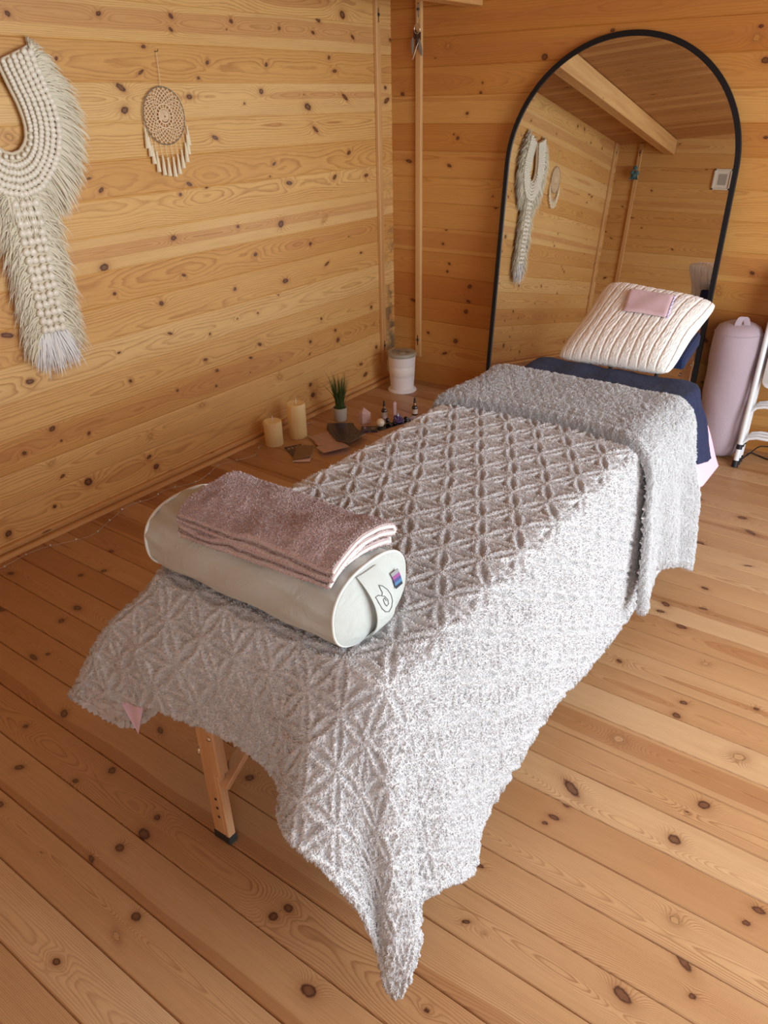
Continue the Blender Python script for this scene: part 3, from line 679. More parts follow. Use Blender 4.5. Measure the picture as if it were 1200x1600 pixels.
def build_blanket(parent):
    E = np.array([s[0] for s in ST]); H = np.array([s[2] for s in ST]); A = np.array([s[3] for s in ST], float)
    Mi = []
    for (e, m_, h_, a) in ST:
        if m_ is None:
            m_ = ((e[0] + h_[0]) / 2 + 0.012 * math.cos(math.radians(a)), (e[1] + h_[1]) / 2 + 0.012 * math.sin(math.radians(a)), 0.52)
        Mi.append(m_)
    Mi = np.array(Mi)
    # station parameter: a blend of edge length and hem length keeps the mesh even in the corners
    d = 0.35 * np.linalg.norm(np.diff(E, axis=0), axis=1) + 0.65 * np.linalg.norm(np.diff(H[:, :2], axis=0), axis=1)
    X = np.concatenate([[0], np.cumsum(d)])
    nq = int(X[-1] / 0.0034)
    R = smooth_rows(X, np.hstack([E, Mi, H, A[:, None]]), nq)
    e = R[:, 0:2]; mi = R[:, 2:5]; h = R[:, 5:8]; ang = np.radians(R[:, 8])
    # spine under the middle of the bed
    sx = np.full(nq, 1.88); sy = np.clip(e[:, 1], -2.86, -1.45)
    out = np.stack([np.cos(ang), np.sin(ang)], 1)
    # top part
    nt_ = 96; t = np.linspace(0, 1, nt_)[:, None]
    inn = e - out * 0.030
    top = np.stack([sx[None] * (1 - t) + inn[:, 0][None] * t, sy[None] * (1 - t) + inn[:, 1][None] * t, np.full((nt_, nq), ZT)], -1)
    uvt = top[..., :2].copy()
    c0 = np.column_stack([inn, np.full(nq, ZT)]); c1 = np.column_stack([e - out * 0.006, np.full(nq, ZT - 0.006)])
    c2 = np.column_stack([e + out * 0.014 + 0.06 * (mi[:, :2] - e), np.full(nq, ZT - 0.045)])
    ns = 178
    sk, ln = catmull(np.stack([c0, c1, c2, mi, h]), ns)
    tt = np.linspace(0, 1, ns)[:, None]
    uvs = inn[None] + out[None] * (ln[None, :, None] * tt[..., None])
    P = np.concatenate([top, sk[1:]]); UV = np.concatenate([uvt, uvs[1:]])
    u, v = UV[..., 0], UV[..., 1]
    # slack: low swells on the top, soft vertical folds low on the sides
    hang = np.clip((ZT - 0.05 - P[..., 2]) / 0.5, 0, 1)
    Nn = grid_normals(P)
    sgn = 1 if Nn[5, nq // 2, 2] > 0 else -1
    Nn = Nn * sgn
    pat = leaf_pattern(u + 0.006 * noise2(u * 9, v * 9, 3), v + 0.006 * noise2(u * 8 + 40, v * 8, 4))
    soft = 1 + 0.05 * hang
    near = np.clip((-2.75 - v) / 0.25, 0, 1)                     # the embossing is flatter where the pile is longer, at the foot end
    D = pat * (0.0108 - 0.0040 * near) * soft + 0.004 * noise2(u * 6, v * 6, 8) * (1 - 0.3 * hang) + 0.0035 * hang * noise2(u * 14 + v * 14, v * 3, 9)
    D += 0.0009 * noise2(u * 190, v * 190, 12) + (0.0006 + 0.0012 * near) * noise2(u * 75, v * 75, 13)
    # pressed flat below the folded-back end
    D *= 1 - 0.8 * np.clip((v + 1.90) / 0.05, 0, 1)
    hem = np.clip((np.arange(P.shape[0])[:, None] - (P.shape[0] - 7)) / 6.0, 0, 1)
    D += 0.004 * np.sin(np.clip((np.arange(P.shape[0])[:, None] - (P.shape[0] - 12)) / 12.0, 0, 1) * math.pi)
    P = P + Nn * D[..., None]
    N2 = grid_normals(P) * sgn
    # rolled hem
    comb = np.zeros_like(P); comb[..., 2] = -0.4; comb[..., 0] = 0.12 * (1 - hang); comb[..., 1] = -0.15 * (1 - hang)
    comb[..., 2] *= hang; comb[..., 2] -= 1.1 * hem
    pick = (P[..., 0] > 1.60) | (P[..., 1] < -2.8)
    pick = np.where(pick, 1.0, 0.25) * np.where(P[..., 1] > -1.88, 0.1, 1.0) * (1 + 1.2 * np.clip((-2.6 - P[..., 1]) / 0.5, 0, 1)) * (1 + 3 * (hem > 0))
    return pile_mesh('outer_face', P, N2, M['sherpa'], parent, 600000, 0.0050, 0.0010, 5, comb, flip=(sgn < 0), lift=0.85, pick=pick, thickness=0.007)

bl = empty('sherpa_blanket', (0, 0, 0), 0, 'large light grey sherpa blanket embossed with interlaced petals, draped over the massage table', 'blanket')
build_blanket(bl)
# rolled seam along the hem is part of the cloth; the far end is folded back on itself
def build_fold(parent):
    ys = np.array([-1.925, -1.905, -1.87, -1.75, -1.60, -1.50, -1.475, -1.468])
    # per y: left hem, left edge, right edge, right hem
    zlift = np.array([0.004, 0.026, 0.034, 0.030, 0.028, 0.026, 0.012, -0.004])
    hemz = np.array([0.225, 0.225, 0.262, 0.245, 0.175, 0.115, 0.10, 0.11])
    hemx = np.array([2.312, 2.318, 2.314, 2.312, 2.325, 2.335, 2.330, 2.322])
    sk_y = np.array([-0.09, -0.09, -0.035, 0.0, 0.0, 0.0, 0.0, 0.0])
    n = 190
    R = smooth_rows(np.array([0, .03, .075, .20, .35, .45, .485, .50]), np.column_stack([ys, zlift, hemz, hemx, sk_y]), n)
    y, zl, hz, hx, sy_ = R.T
    ctl = []
    def row(x, yy, z): return np.column_stack([np.broadcast_to(x, n), np.broadcast_to(yy, n), np.broadcast_to(z, n)])
    zt = ZT + zl
    ybow = lambda x: 0.055 * ((x - 1.84) / 0.37) ** 2
    yb = np.clip((-1.6 - y) / 0.3, 0, 1)
    ctl.append(row(1.480, y, 0.40)); ctl.append(row(1.505, y, 0.58)); ctl.append(row(1.528, y, zt - 0.03))
    for x in (1.56, 1.70, 1.84, 1.98, 2.11, 2.18):
        ctl.append(row(x, y + (0.045 - ybow(x)) * yb, zt))
    ctl.append(row(2.222, y - 0.01 * yb, zt - 0.018)); ctl.append(row(2.258, y - 0.02 * yb, zt - 0.07))
    ctl.append(row(2.284, y + sy_ * 0.5, 0.50)); ctl.append(row((hx + 2.29) / 2, y + sy_ * 0.9, 0.36)); ctl.append(row(hx, y + sy_, hz))
    P, ln = catmull(np.stack(ctl), 430)
    Nn = grid_normals(P); sgn = 1 if Nn[170, n // 2, 2] > 0 else -1; Nn *= sgn
    s = np.linspace(0, 1, 430)[:, None] * ln[None]; v = np.broadcast_to(y, s.shape)
    hang = np.clip((0.6 - P[..., 2]) / 0.4, 0, 1) * (P[..., 0] > 2)
    ripple = np.sin((v + 1.93) * 2 * math.pi / 0.19 + 0.6) * 0.014 + 0.006 * noise2(v * 12, s * 3, 5)
    D = 0.0032 * (1 - leaf_pattern(s + 0.02, v)) + 0.004 * noise2(s * 9, v * 9, 21) + hang * ripple + 0.001 * noise2(s * 120, v * 120, 22) + 0.0016 * noise2(s * 60, v * 60, 23)
    D += 0.009 * np.sin(np.clip((v + 1.925) / 0.034, 0, 1) * math.pi)
    P = P + Nn * D[..., None]; N2 = grid_normals(P) * sgn
    edge = np.clip(1 - np.arange(n)[None, :] / 9.0, 0, 1) * np.ones((430, 1)); low = np.clip((np.arange(430)[:, None] - 420) / 9.0, 0, 1) * np.ones((1, n))
    comb = np.zeros_like(P); comb[..., 0] = 0.2; comb[..., 2] = -0.5 * hang; comb[..., 1] = -0.3 - 0.9 * edge; comb[..., 2] -= low
    return pile_mesh('folded_back_end', P, N2, M['sherpa'], parent, 300000, 0.0066, 0.0011, 6, comb, flip=(sgn < 0), lift=0.75, thickness=0.012, pick=1 + 3 * (edge > 0) + 3 * (low > 0))
fo = build_fold(bl)
fo['label'] = 'fluffy reverse side of the blanket, folded back'

# ------------------------------------------------------------------ navy towel and pink sheet under the blanket
def draped(name, mat, xl, xr, zt, y0, y1, hl, hr_fn, par, step=0.008, nz=None, dispf=None, corner=0.05, thick=0.003, flare=0.05):
    """cloth over the far end of the table: rows along y, running left hem - top - right hem"""
    ny = int((y1 - y0) / step) + 2; y = np.linspace(y0, y1, ny)
    hz, hx, hy = hr_fn(y)
    def row(x, yy, z): return np.column_stack([np.broadcast_to(x, ny), np.broadcast_to(yy, ny), np.broadcast_to(z, ny)])
    # rounded far corners
    c = np.clip((y - (y1 - corner)) / corner, 0, 1); ins = corner * (1 - np.sqrt(np.clip(1 - c ** 2, 0, 1))) * 0.9
    zz = zt - 0.012 * c ** 4
    ctl = [row(xl - 0.02, y, hl), row(xl - 0.008 + ins, y, zz - 0.06), row(xl + 0.006 + ins, y, zz - 0.012)]
    for t in np.linspace(0.06, 0.94, 8): ctl.append(row((xl + ins) * (1 - t) + (xr - ins) * t, y, zz))
    ctl += [row(xr - 0.006 - ins, y, zz - 0.012), row(xr + 0.010 - ins, y, zz - 0.06), row((xr + 0.012 + hx) / 2 - ins * 0.6, (y + hy) / 2, (zz + hz) / 2), row(hx, hy, hz)]
    P, ln = catmull(np.stack(ctl), 220)
    Nn = grid_normals(P); sgn = 1 if Nn[110, ny // 2, 2] > 0 else -1; Nn *= sgn
    if dispf is not None: P = P + Nn * dispf(P, np.linspace(0, 1, 220)[:, None] * ln[None], y[None])[..., None]
    return P, grid_normals(P) * sgn, sgn

def sheet_mesh(name, P, Nn, sgn, mat, thick=0.003, parent=None):
    nu, nv = P.shape[:2]; V = P.reshape(-1, 3); n = len(V)
    Q = [grid_quads(nu, nv, flip=sgn < 0), grid_quads(nu, nv, flip=sgn > 0) + n]
    for ids in (np.arange(nu) * nv, np.arange(nu) * nv + nv - 1, np.arange(nv), (nu - 1) * nv + np.arange(nv)):
        Q.append(np.stack([ids[:-1], ids[1:], ids[1:] + n, ids[:-1] + n], -1))
    me = np_mesh(name, np.vstack([V, (P - Nn * thick).reshape(-1, 3)]), np.vstack(Q))
    return link(name, me, mat, parent)

def terry_mat(name, c, c2, scale=420, dist=0.004):
    m, nt, b = new_mat(name)
    tc = N(nt, 'ShaderNodeTexCoord').outputs['Object']
    v = N(nt, 'ShaderNodeTexVoronoi'); v.inputs['Scale'].default_value = scale; nt.links.new(tc, v.inputs['Vector'])
    n2 = noise(nt, tc, 30, 4)
    cc = mix(nt, ramp(nt, v.outputs['Distance'], [(0.2, (0, 0, 0, 1)), (0.75, (1, 1, 1, 1))]), c, c2)
    cc = mix(nt, mathn(nt, 'MULTIPLY', n2, 0.35), cc, c2)
    nt.links.new(cc, b.inputs['Base Color']); b.inputs['Roughness'].default_value = 0.95
    b.inputs['Sheen Weight'].default_value = 0.4; b.inputs['Sheen Roughness'].default_value = 0.4
    h = mathn(nt, 'ADD', mathn(nt, 'MULTIPLY', v.outputs['Distance'], -1.0), mathn(nt, 'MULTIPLY', n2, 0.6))
    bump(nt, b, h, 0.7, dist)
    return m
M['navy'] = terry_mat('navy_terry', lin((24, 44, 92)), lin((8, 18, 50)), 330, 0.003)
M['navy'].node_tree.nodes['Principled BSDF'].inputs['Sheen Weight'].default_value = 0.06
M['pinksheet'] = cloth_mat('pale_pink_flannel', lin((232, 186, 202)), 700, 0.3, 0.0006, sheen=0.35)
def pink_hem(y):
    return np.full_like(y, 0.365) + 0.0 * y, 2.226 + 0.070 * np.clip((y + 1.52) / 0.15, 0, 1), y + 0.03 * np.clip((y + 1.52) / 0.15, 0, 1)
P, Nn, sg = draped('s', None, 1.575, 2.178, 0.672, -3.13, -1.165, 0.40, pink_hem, None, step=0.010, corner=0.03)
# near-left corner of the sheet hangs below the blanket
ps = sheet_mesh('bed_sheet', P, Nn, sg, M['pinksheet'])
tag(ps, 'pale pink fitted sheet showing below the navy towel and under the blanket corner', 'sheet')
k = np.linspace(0, 1, 24)[:, None]; w = np.linspace(0, 1, 16)[None, :]
top_l = np.array([1.400, -3.205, 0.345]); top_r = np.array([1.560, -3.205, 0.41]); tip = np.array([1.470, -3.203, 0.212])
tri = (top_l * (1 - w[..., None]) + top_r * w[..., None]) * (1 - k[..., None]) + tip * k[..., None]
tri[..., 1] += 0.010 * np.sin(w * 6.0) * (1 - k)
tn = grid_normals(tri)
M['lilac'] = cloth_mat('lilac_sheet_corner', lin((236, 212, 244)), 700, 0.3, 0.0006, sheen=0.3)
sc_ = sheet_mesh('hanging_corner', tri, tn, 1, M['lilac'], 0.002, ps); sc_['label'] = 'lilac pointed corner of the sheet'
def navy_hem(y):
    t = np.clip((y + 1.40) / 0.18, 0, 1)
    return 0.47 - 0.04 * t, 2.232 + 0.050 * np.clip((y + 1.50) / 0.10, 0, 1), y - 0.05 * t
def nd(P, s, y): return 0.0035 * noise2(s * 14, y * 14, 31) + 0.0012 * noise2(s * 90, y * 90, 32)
P, Nn, sg = draped('t', None, 1.556, 2.206, 0.690, -1.80, -1.185, 0.45, navy_hem, None, step=0.006, dispf=nd)
tw = sheet_mesh('navy_towel', P, Nn, sg, M['navy'], 0.006)
tag(tw, 'navy blue terry towel across the head end of the massage table', 'towel')
b = MB().box(1.74, 2.080, -1.03, -0.84, 0.640, 0.690, b=0.008)
b.v = [(x, y, z + (y + 1.15) * 0.30 - 0.012 * max(0, (x - 2.03) / 0.05) ** 2) for (x, y, z) in b.v]
tw2 = b.build('headrest_cover', M['navy']); tag(tw2, 'small navy cloth wrapped over the head rest behind the white pillow', 'cloth')

# ------------------------------------------------------------------ bolster cushion with two folded towels
M['canvas'] = cloth_mat('pale_grey_green_canvas', lin((184, 187, 181)), 900, 0.8, 0.0008, rough=0.85, sheen=0.15, mottled=0.06, wrinkle=1.4)
M['piping'] = cloth_mat('bolster_piping', lin((214, 216, 210)), 900, 0.3, 0.0005, sheen=0.1)
M['thread'] = plain('grey_thread', (0.12, 0.12, 0.12, 1), 0.8)
BX0, BX1, BY, BZ, BA, BB = 1.600, 2.105, -3.052, 0.788, 0.113, 0.079
def sup(a, n=2.45):
    c, s = math.cos(a), math.sin(a)
    return (math.copysign(abs(c) ** (2 / n), c), math.copysign(abs(s) ** (2 / n), s))
bo = empty('bolster_cushion', ((BX0 + BX1) / 2, BY, 0.71), 0, 'pale grey-green canvas bolster cushion lying across the foot of the blanket, under folded towels', 'bolster')
na, nx = 96, 60
V = []
for i in range(nx):
    t = i / (nx - 1); x = BX0 + (BX1 - BX0) * t
    k = 1 - 0.035 * abs(2 * t - 1) ** 6
    for j in range(na):
        c, s = sup(2 * math.pi * j / na)
        w = 0.0022 * math.sin(j * 0.9 + 2.2 * math.sin(x * 14)) * (0.35 + abs(2 * t - 1) ** 3) + 0.0015 * math.sin(x * 40 + j * 0.3)
        V.append((x, BY + c * (BA * k + w), BZ + s * (BB * k + w)))
b = MB(); b.add(V, [(i * na + j, i * na + (j + 1) % na, (i + 1) * na + (j + 1) % na, (i + 1) * na + j) for i in range(nx - 1) for j in range(na)])
at_root(b, 'cover', M['canvas'], bo, angle=80)
def dome(y, z, side):
    r = min(1.0, (abs((y - BY) / BA) ** 2.45 + abs((z - BZ) / BB) ** 2.45) ** (1 / 2.45))
    return (BX1 if side > 0 else BX0) + side * (0.002 + 0.030 * (1 - r ** 2.2))
for side in (1, -1):
    b = MB(); V = []; nr = 18
    for i in range(nr):
        r = i / (nr - 1) * 0.972
        for j in range(na):
            c, s = sup(2 * math.pi * j / na); y, z = BY + c * BA * r, BZ + s * BB * r
            V.append((dome(y, z, side) + 0.0012 * math.sin(y * 130 + 6 * math.sin(z * 50)) * r * (1 - r), y, z))
    b.add(V, [(i * na + j, i * na + (j + 1) % na, (i + 1) * na + (j + 1) % na, (i + 1) * na + j) for i in range(nr - 1) for j in range(na)])
    at_root(b, 'end_panel', M['canvas'], bo, angle=80)
    P = [((BX1 if side > 0 else BX0), BY + sup(2 * math.pi * j / na)[0] * (BA * 0.975), BZ + sup(2 * math.pi * j / na)[1] * (BB * 0.975)) for j in range(na)]
    at_root(MB().tube(P, 0.0034, 8, closed=True), 'piping', M['piping'], bo, angle=80)
# carrying strap over the near end panel, with its stitched leaf emblem, and a striped label
def strap_pt(w, t, lift=0.0):
    """w -1..1 across, t 0..1 from top to bottom"""
    y = BY - 0.012 + w * 0.026 + 0.018 * (t - 0.5); z = BZ + (0.5 - t) * 2 * BB * 0.93
    bow = 0.010 * math.sin(math.pi * t)
    return Vector((dome(y, z, 1) + 0.003 + bow + lift, y, z))
b = MB(); V = []; nt2 = 28; nw = 6
for L_ in (0.0016, -0.0004):
    for i in range(nt2):
        for j in range(nw):
            V.append(strap_pt(j / (nw - 1) * 2 - 1, i / (nt2 - 1), L_))
F = []
for o_, fl_ in ((0, 0), (nt2 * nw, 1)):
    for i in range(nt2 - 1):
        for j in range(nw - 1):
            q = (o_ + i * nw + j, o_ + i * nw + j + 1, o_ + (i + 1) * nw + j + 1, o_ + (i + 1) * nw + j); F.append(q if fl_ else q[::-1])
for i in range(nt2 - 1):
    for j in (0, nw - 1): F.append((i * nw + j, (i + 1) * nw + j, (i + 1) * nw + j + nt2 * nw, i * nw + j + nt2 * nw))
b.add(V, F); hs = at_root(b, 'carrying_strap', M['canvas'], bo, angle=60)
def leaf_curve(pts, r=0.0006):
    P = []
    for k_ in range(len(pts) - 1):
        (a0, b0), (a1, b1) = pts[k_], pts[k_ + 1]
        P.append(strap_pt(a0, b0, 0.0024))
    P.append(strap_pt(*pts[-1], 0.0024)); return P
outer = [(0.1 + 0.62 * math.sin(a) * (1 - 0.25 * math.cos(a)), 0.40 - 0.20 * math.cos(a) - 0.04 * (1 if False else 0)) for a in [math.radians(x) for x in range(-150, 181, 12)]]
o1 = [(0.10, 0.17), (0.35, 0.20), (0.60, 0.27), (0.72, 0.35), (0.70, 0.44), (0.50, 0.52), (0.18, 0.56), (-0.20, 0.52), (-0.48, 0.44), (-0.62, 0.34), (-0.66, 0.26), (-0.38, 0.26), (-0.12, 0.29), (0.05, 0.26), (0.05, 0.21), (0.10, 0.17)]
o2 = [(-0.12, 0.29), (0.12, 0.32), (0.26, 0.38), (0.22, 0.44), (0.0, 0.45), (-0.14, 0.40), (-0.14, 0.34), (0.02, 0.33), (0.10, 0.38)]
b = MB().tube(leaf_curve(o1), 0.0008, 5).tube(leaf_curve(o2), 0.0007, 5)
L = bo.location; b.v = [(p[0] - L[0], p[1] - L[1], p[2] - L[2]) for p in b.v]; em = b.build('leaf_emblem', M['thread'], hs, angle=80)
cols = [(0.42, 0.42, 0.42, 1), (0.42, 0.07, 0.33, 1), (0.09, 0.07, 0.30, 1), (0.07, 0.28, 0.52, 1), (0.008, 0.02, 0.05, 1)]
tagp = lambda s, t: Vector((dome(BY + 0.030 + 0.022 * s + 0.006 * t, BZ + 0.046 - 0.034 * t, 1) + 0.004 + 0.004 * s, BY + 0.030 + 0.022 * s + 0.006 * t, BZ + 0.046 - 0.034 * t))
wl = None
for k_, c in enumerate(cols):
    b = MB(); t0, t1 = k_ / 5, (k_ + 1) / 5
    q = [tagp(0, t0), tagp(1, t0), tagp(1, t1), tagp(0, t1)]
    b.add(q + [p - Vector((0.0012, 0, 0)) for p in q], [(0, 3, 2, 1), (4, 5, 6, 7), (0, 1, 5, 4), (1, 2, 6, 5), (2, 3, 7, 6), (3, 0, 4, 7)])
    mm = plain('label_stripe', tuple(x * 0.55 for x in c[:3]) + (1,), 0.6)
    if wl is None: wl = at_root(b, 'striped_label', mm, bo, smooth=False)
    else:
        b.v = [(p[0] - L[0], p[1] - L[1], p[2] - L[2]) for p in b.v]; b.build('label_stripe', mm, wl, smooth=False)

M['towel'] = terry_mat('dusty_rose_terry', lin((222, 205, 203)), lin((170, 138, 133)), 420, 0.0022)
M['towelhem'] = cloth_mat('towel_hem', lin((232, 214, 208)), 900, 0.4, 0.0008)
def bol_top(y):
    r = min(0.98, abs((y - BY) / BA)); return BZ + BB * (1 - r ** 2.45) ** (1 / 2.45)
def folded_towel(label, zoff, x0, x1, yc, half, layers, seed, skew, lt=0.0075):
    """terry towel folded back and forth; the folds run along x, open layers show at both ends"""
    path = []; rn = random.Random(seed)
    for k_ in range(layers):
        zz = k_ * lt * 2.05; ys = np.linspace(-half, half, 16) if k_ % 2 == 0 else np.linspace(half, -half, 16)
        for y in ys: path.append((y * (1 - 0.02 * k_), zz))
        if k_ < layers - 1:
            s = 1 if k_ % 2 == 0 else -1
            for a in (30, 60, 90, 120, 150):
                a = math.radians(a); path.append((s * (half + math.sin(a) * lt * 1.0), zz + lt * 1.02 * (1 - math.cos(a))))
    path = np.array(path); m = len(path); nx_ = 70
    d = np.gradient(path, axis=0); nn = np.stack([-d[:, 1], d[:, 0]], 1); nn /= np.linalg.norm(nn, axis=1, keepdims=True)
    xs = np.linspace(x0, x1, nx_)
    X, S = np.meshgrid(xs, np.arange(m), indexing='ij')
    def place(yy, zz, X):
        yw = yc + yy + skew * (X - (x0 + x1) / 2)
        base = np.vectorize(bol_top)(np.clip(yw, BY - BA * 0.97, BY + BA * 0.97)) * 0.75 + 0.25 * (BZ + BB)
        big = 0.0095 * noise2(X * 13 + seed, yw * 13, seed) * (zz / (layers * lt * 2) + 0.25) + 0.0022 * noise2(X * 45, yw * 45, seed + 1)
        return yw, base + 0.0015 + lt + zoff + zz + big
    t1 = lt * 0.92
    yo, zo = place(path[None, :, 0] + nn[None, :, 0] * t1 + 0 * X, path[None, :, 1] + nn[None, :, 1] * t1 + 0 * X, X)
    yi, zi = place(path[None, :, 0] - nn[None, :, 0] * t1 + 0 * X, path[None, :, 1] - nn[None, :, 1] * t1 + 0 * X, X)
    jit = 0.004 * np.sin(S * 0.35 + seed) * np.clip((X - x1 + 0.03) / 0.03, 0, 1)
    A = np.stack([X + jit, yo, zo], -1); B_ = np.stack([X + jit, yi, zi], -1)
    n_ = nx_ * m
    Q = [grid_quads(nx_, m), grid_quads(nx_, m, flip=True) + n_]
    for ids in (np.arange(nx_) * m, np.arange(nx_) * m + m - 1, np.arange(m), (nx_ - 1) * m + np.arange(m)):
        Q.append(np.stack([ids[:-1], ids[1:], ids[1:] + n_, ids[:-1] + n_], -1))
    An = grid_normals(A); An *= np.sign(np.sum(An[5, m // 2] * (A[5, m // 2] - B_[5, m // 2])))
    An_ = grid_normals(B_) ; An_ *= np.sign(np.sum(An_[5, m // 2] * (B_[5, m // 2] - A[5, m // 2])))
    V = np.vstack([A.reshape(-1, 3), B_.reshape(-1, 3)]); Q = np.vstack(Q); T = []; 
    for (F_, Nf) in ((A, An), (B_, An_)):
        tv, tq, tt_ = tufts(F_, Nf, np.zeros_like(F_), 60000, 0.0042, 0.00085, seed + 50, 0.8, None, 1.5)
        Q = np.vstack([Q, tq + len(V)]); T.append(tt_ + len(V)); V = np.vstack([V, tv])
    o = link('folded_towel', np_mesh('folded_towel', V, Q, np.vstack(T)), M['towel'])
    e = (A[-1] + B_[-1]) / 2; hb = MB(); hb.tube([tuple(p + np.array([0.001, 0, 0])) for p in e[::2]], 0.0034, 6)
    h = hb.build('hem', M['towelhem'], o, angle=80)
    tag(o, label, 'towel', 'dusty pink towels folded on the bolster')
    return o
folded_towel('dusty pink folded terry towel, lower of the two on the bolster', 0.0, 1.705, 2.085, -3.062, 0.088, 2, 3, 0.03, 0.0060)
folded_towel('dusty pink folded terry towel with crumpled top, upper of the two on the bolster', 0.0245, 1.700, 2.095, -3.060, 0.090, 2, 8, 0.00, 0.0064)

# ------------------------------------------------------------------ white ribbed pillow
M['chenille'] = terry_mat('white_chenille', lin((250, 246, 240)), lin((232, 224, 214)), 300, 0.002)
PC = Vector((1.872, -0.998, 0.797)); PS = 0.405
HX, HY, HT = 0.230, 0.250, 0.070
def pillow_pt(u, v, side, off=0.0):
    """u, v in -1..1"""
    bulge = max(0.0, (1 - abs(u) ** 3.2) * (1 - abs(v) ** 3.2)) ** 0.55
    gph = ((u + 1) * 0.5 * 12.5 + 0.06 * math.sin(v * 5 + u * 9)) % 1.0; gd = min(gph, 1 - gph); rib = 1 - math.exp(-(gd / 0.085) ** 2)
    z = side * ((HT if side > 0 else HT * 0.6) * bulge + 0.0070 * (rib - 0.5) * min(1, bulge * 2.5)) + off
    px = u * HX * (1 - 0.06 * (1 - v * v)) * (1 + 0.02 * abs(v)) + 0.0; py = v * HY * (1 - 0.05 * (1 - u * u)); cr = 1 - 0.08 * (abs(u) ** 5 * abs(v) ** 5); px *= cr; py *= cr
    # slack: sags towards the foot end
    z += -0.012 * (v + 1) * 0.0
    loc = Vector((px, py, z))
    tw_ = -0.014 * u * v
    return PC + Matrix.Rotation(PS, 3, 'X') @ Matrix.Rotation(-0.045, 3, 'Z') @ Vector((loc.x, loc.y, loc.z + tw_))
nu_, nv_ = 260, 110; A = np.zeros((2, nu_, nv_, 3))
for si, sd in enumerate((1, -1)):
    for i in range(nu_):
        for j in range(nv_):
            u = -math.cos(math.pi * i / (nu_ - 1)); u = 0.5 * u + 0.5 * (2 * i / (nu_ - 1) - 1); v = -math.cos(math.pi * j / (nv_ - 1)); A[si, i, j] = pillow_pt(u, v, sd)
m_ = nu_ * nv_
vv, uu = np.meshgrid(np.arange(nv_), np.arange(nu_)); A[0, ..., 2] += 0.0016 * noise2(uu * 0.5, vv * 0.6, 41)
Q = np.vstack([grid_quads(nu_, nv_), grid_quads(nu_, nv_, flip=True) + m_])
pl = link('ribbed_pillow', np_mesh('ribbed_pillow', A.reshape(-1, 3), Q), M['chenille'])
tag(pl, 'plump white ribbed chenille pillow propped at the head of the massage table', 'pillow')
M['satin'] = cloth_mat('mauve_satin', lin((214, 182, 188)), 1200, 0.5, 0.0004, rough=0.45, sheen=0.3, wrinkle=0.7)
M['lace'] = cloth_mat('lilac_trim', lin((206, 196, 230)), 900, 0.4, 0.0008)
cq = [(-0.40, 0.56), (0.42, 0.60), (0.56, -0.02), (-0.24, -0.04)]     # corners on the pillow, in its own -1..1 frame
def on_pillow(s, t, off):
    u = (cq[0][0] * (1 - s) + cq[1][0] * s) * (1 - t) + (cq[3][0] * (1 - s) + cq[2][0] * s) * t
    v = (cq[0][1] * (1 - s) + cq[1][1] * s) * (1 - t) + (cq[3][1] * (1 - s) + cq[2][1] * s) * t
    bulge = max(0.0, (1 - abs(u) ** 3.2) * (1 - abs(v) ** 3.2)) ** 0.55
    px = u * HX * (1 - 0.06 * (1 - v * v)); py = v * HY * (1 - 0.05 * (1 - u * u))
    return PC + Matrix.Rotation(PS, 3, 'X') @ Matrix.Rotation(-0.045, 3, 'Z') @ Vector((px, py, HT * bulge + 0.0065 + off - 0.014 * u * v))
k1, k2 = 30, 20; V = []; 
for off in (0.0, 0.010):
    for i in range(k1):
        for j in range(k2):
            s, t = i / (k1 - 1), j / (k2 - 1); e = min(s, 1 - s, t, 1 - t); r_ = min(1, e / 0.06)
            V.append(on_pillow(s, t, 0.001 + 0.002 * (1 - r_) if off == 0 else 0.003 + 0.009 * r_ ** 0.5 + 0.0012 * math.sin(s * 9 + t * 5)))
n_ = k1 * k2; F = [tuple(r) for r in np.vstack([grid_quads(k1, k2), grid_quads(k1, k2, flip=True) + n_])]
for ids in (np.arange(k1) * k2, np.arange(k1) * k2 + k2 - 1, np.arange(k2), (k1 - 1) * k2 + np.arange(k2)):
    F += [tuple(r) for r in np.stack([ids[:-1], ids[1:], ids[1:] + n_, ids[:-1] + n_], -1)]
cl = MB().add(V, F).build('eye_pillow', M['satin'], angle=60)
tag(cl, 'small mauve satin eye pillow folded on top of the white ribbed pillow', 'eye pillow')
MB().tube([on_pillow(1.0 + 0.01 * math.sin(t * 40), t, 0.005) for t in np.linspace(0, 1, 24)], 0.0035, 6).build('lilac_edge_trim', M['lace'], cl, angle=80)

# ------------------------------------------------------------------ arched leaning mirror
M['blackframe'] = plain('matt_black_frame', (0.008, 0.009, 0.012, 1), 0.45, 0.3)
mg, nt, b_ = new_mat('mirror_glass'); b_.inputs['Base Color'].default_value = (0.80, 0.81, 0.80, 1); b_.inputs['Metallic'].default_value = 1.0; b_.inputs['Roughness'].default_value = 0.0
M['mirror'] = mg
mr = empty('arched_mirror', (1.358, -0.21, 0.0), 0, 'tall arched floor mirror in a thin black frame leaning on the back wall', 'mirror')
up = Vector((0, 0.19, 1.85)).normalized(); rt = Vector((math.cos(0.034), math.sin(0.034), 0)); nrm = rt.cross(up).normalized(); up = nrm.cross(rt).normalized()
mr.matrix_world = Matrix(((rt.x, nrm.x * -1, up.x, 1.358), (rt.y, nrm.y * -1, up.y, -0.21), (rt.z, nrm.z * -1, up.z, 0.0), (0, 0, 0, 1)))
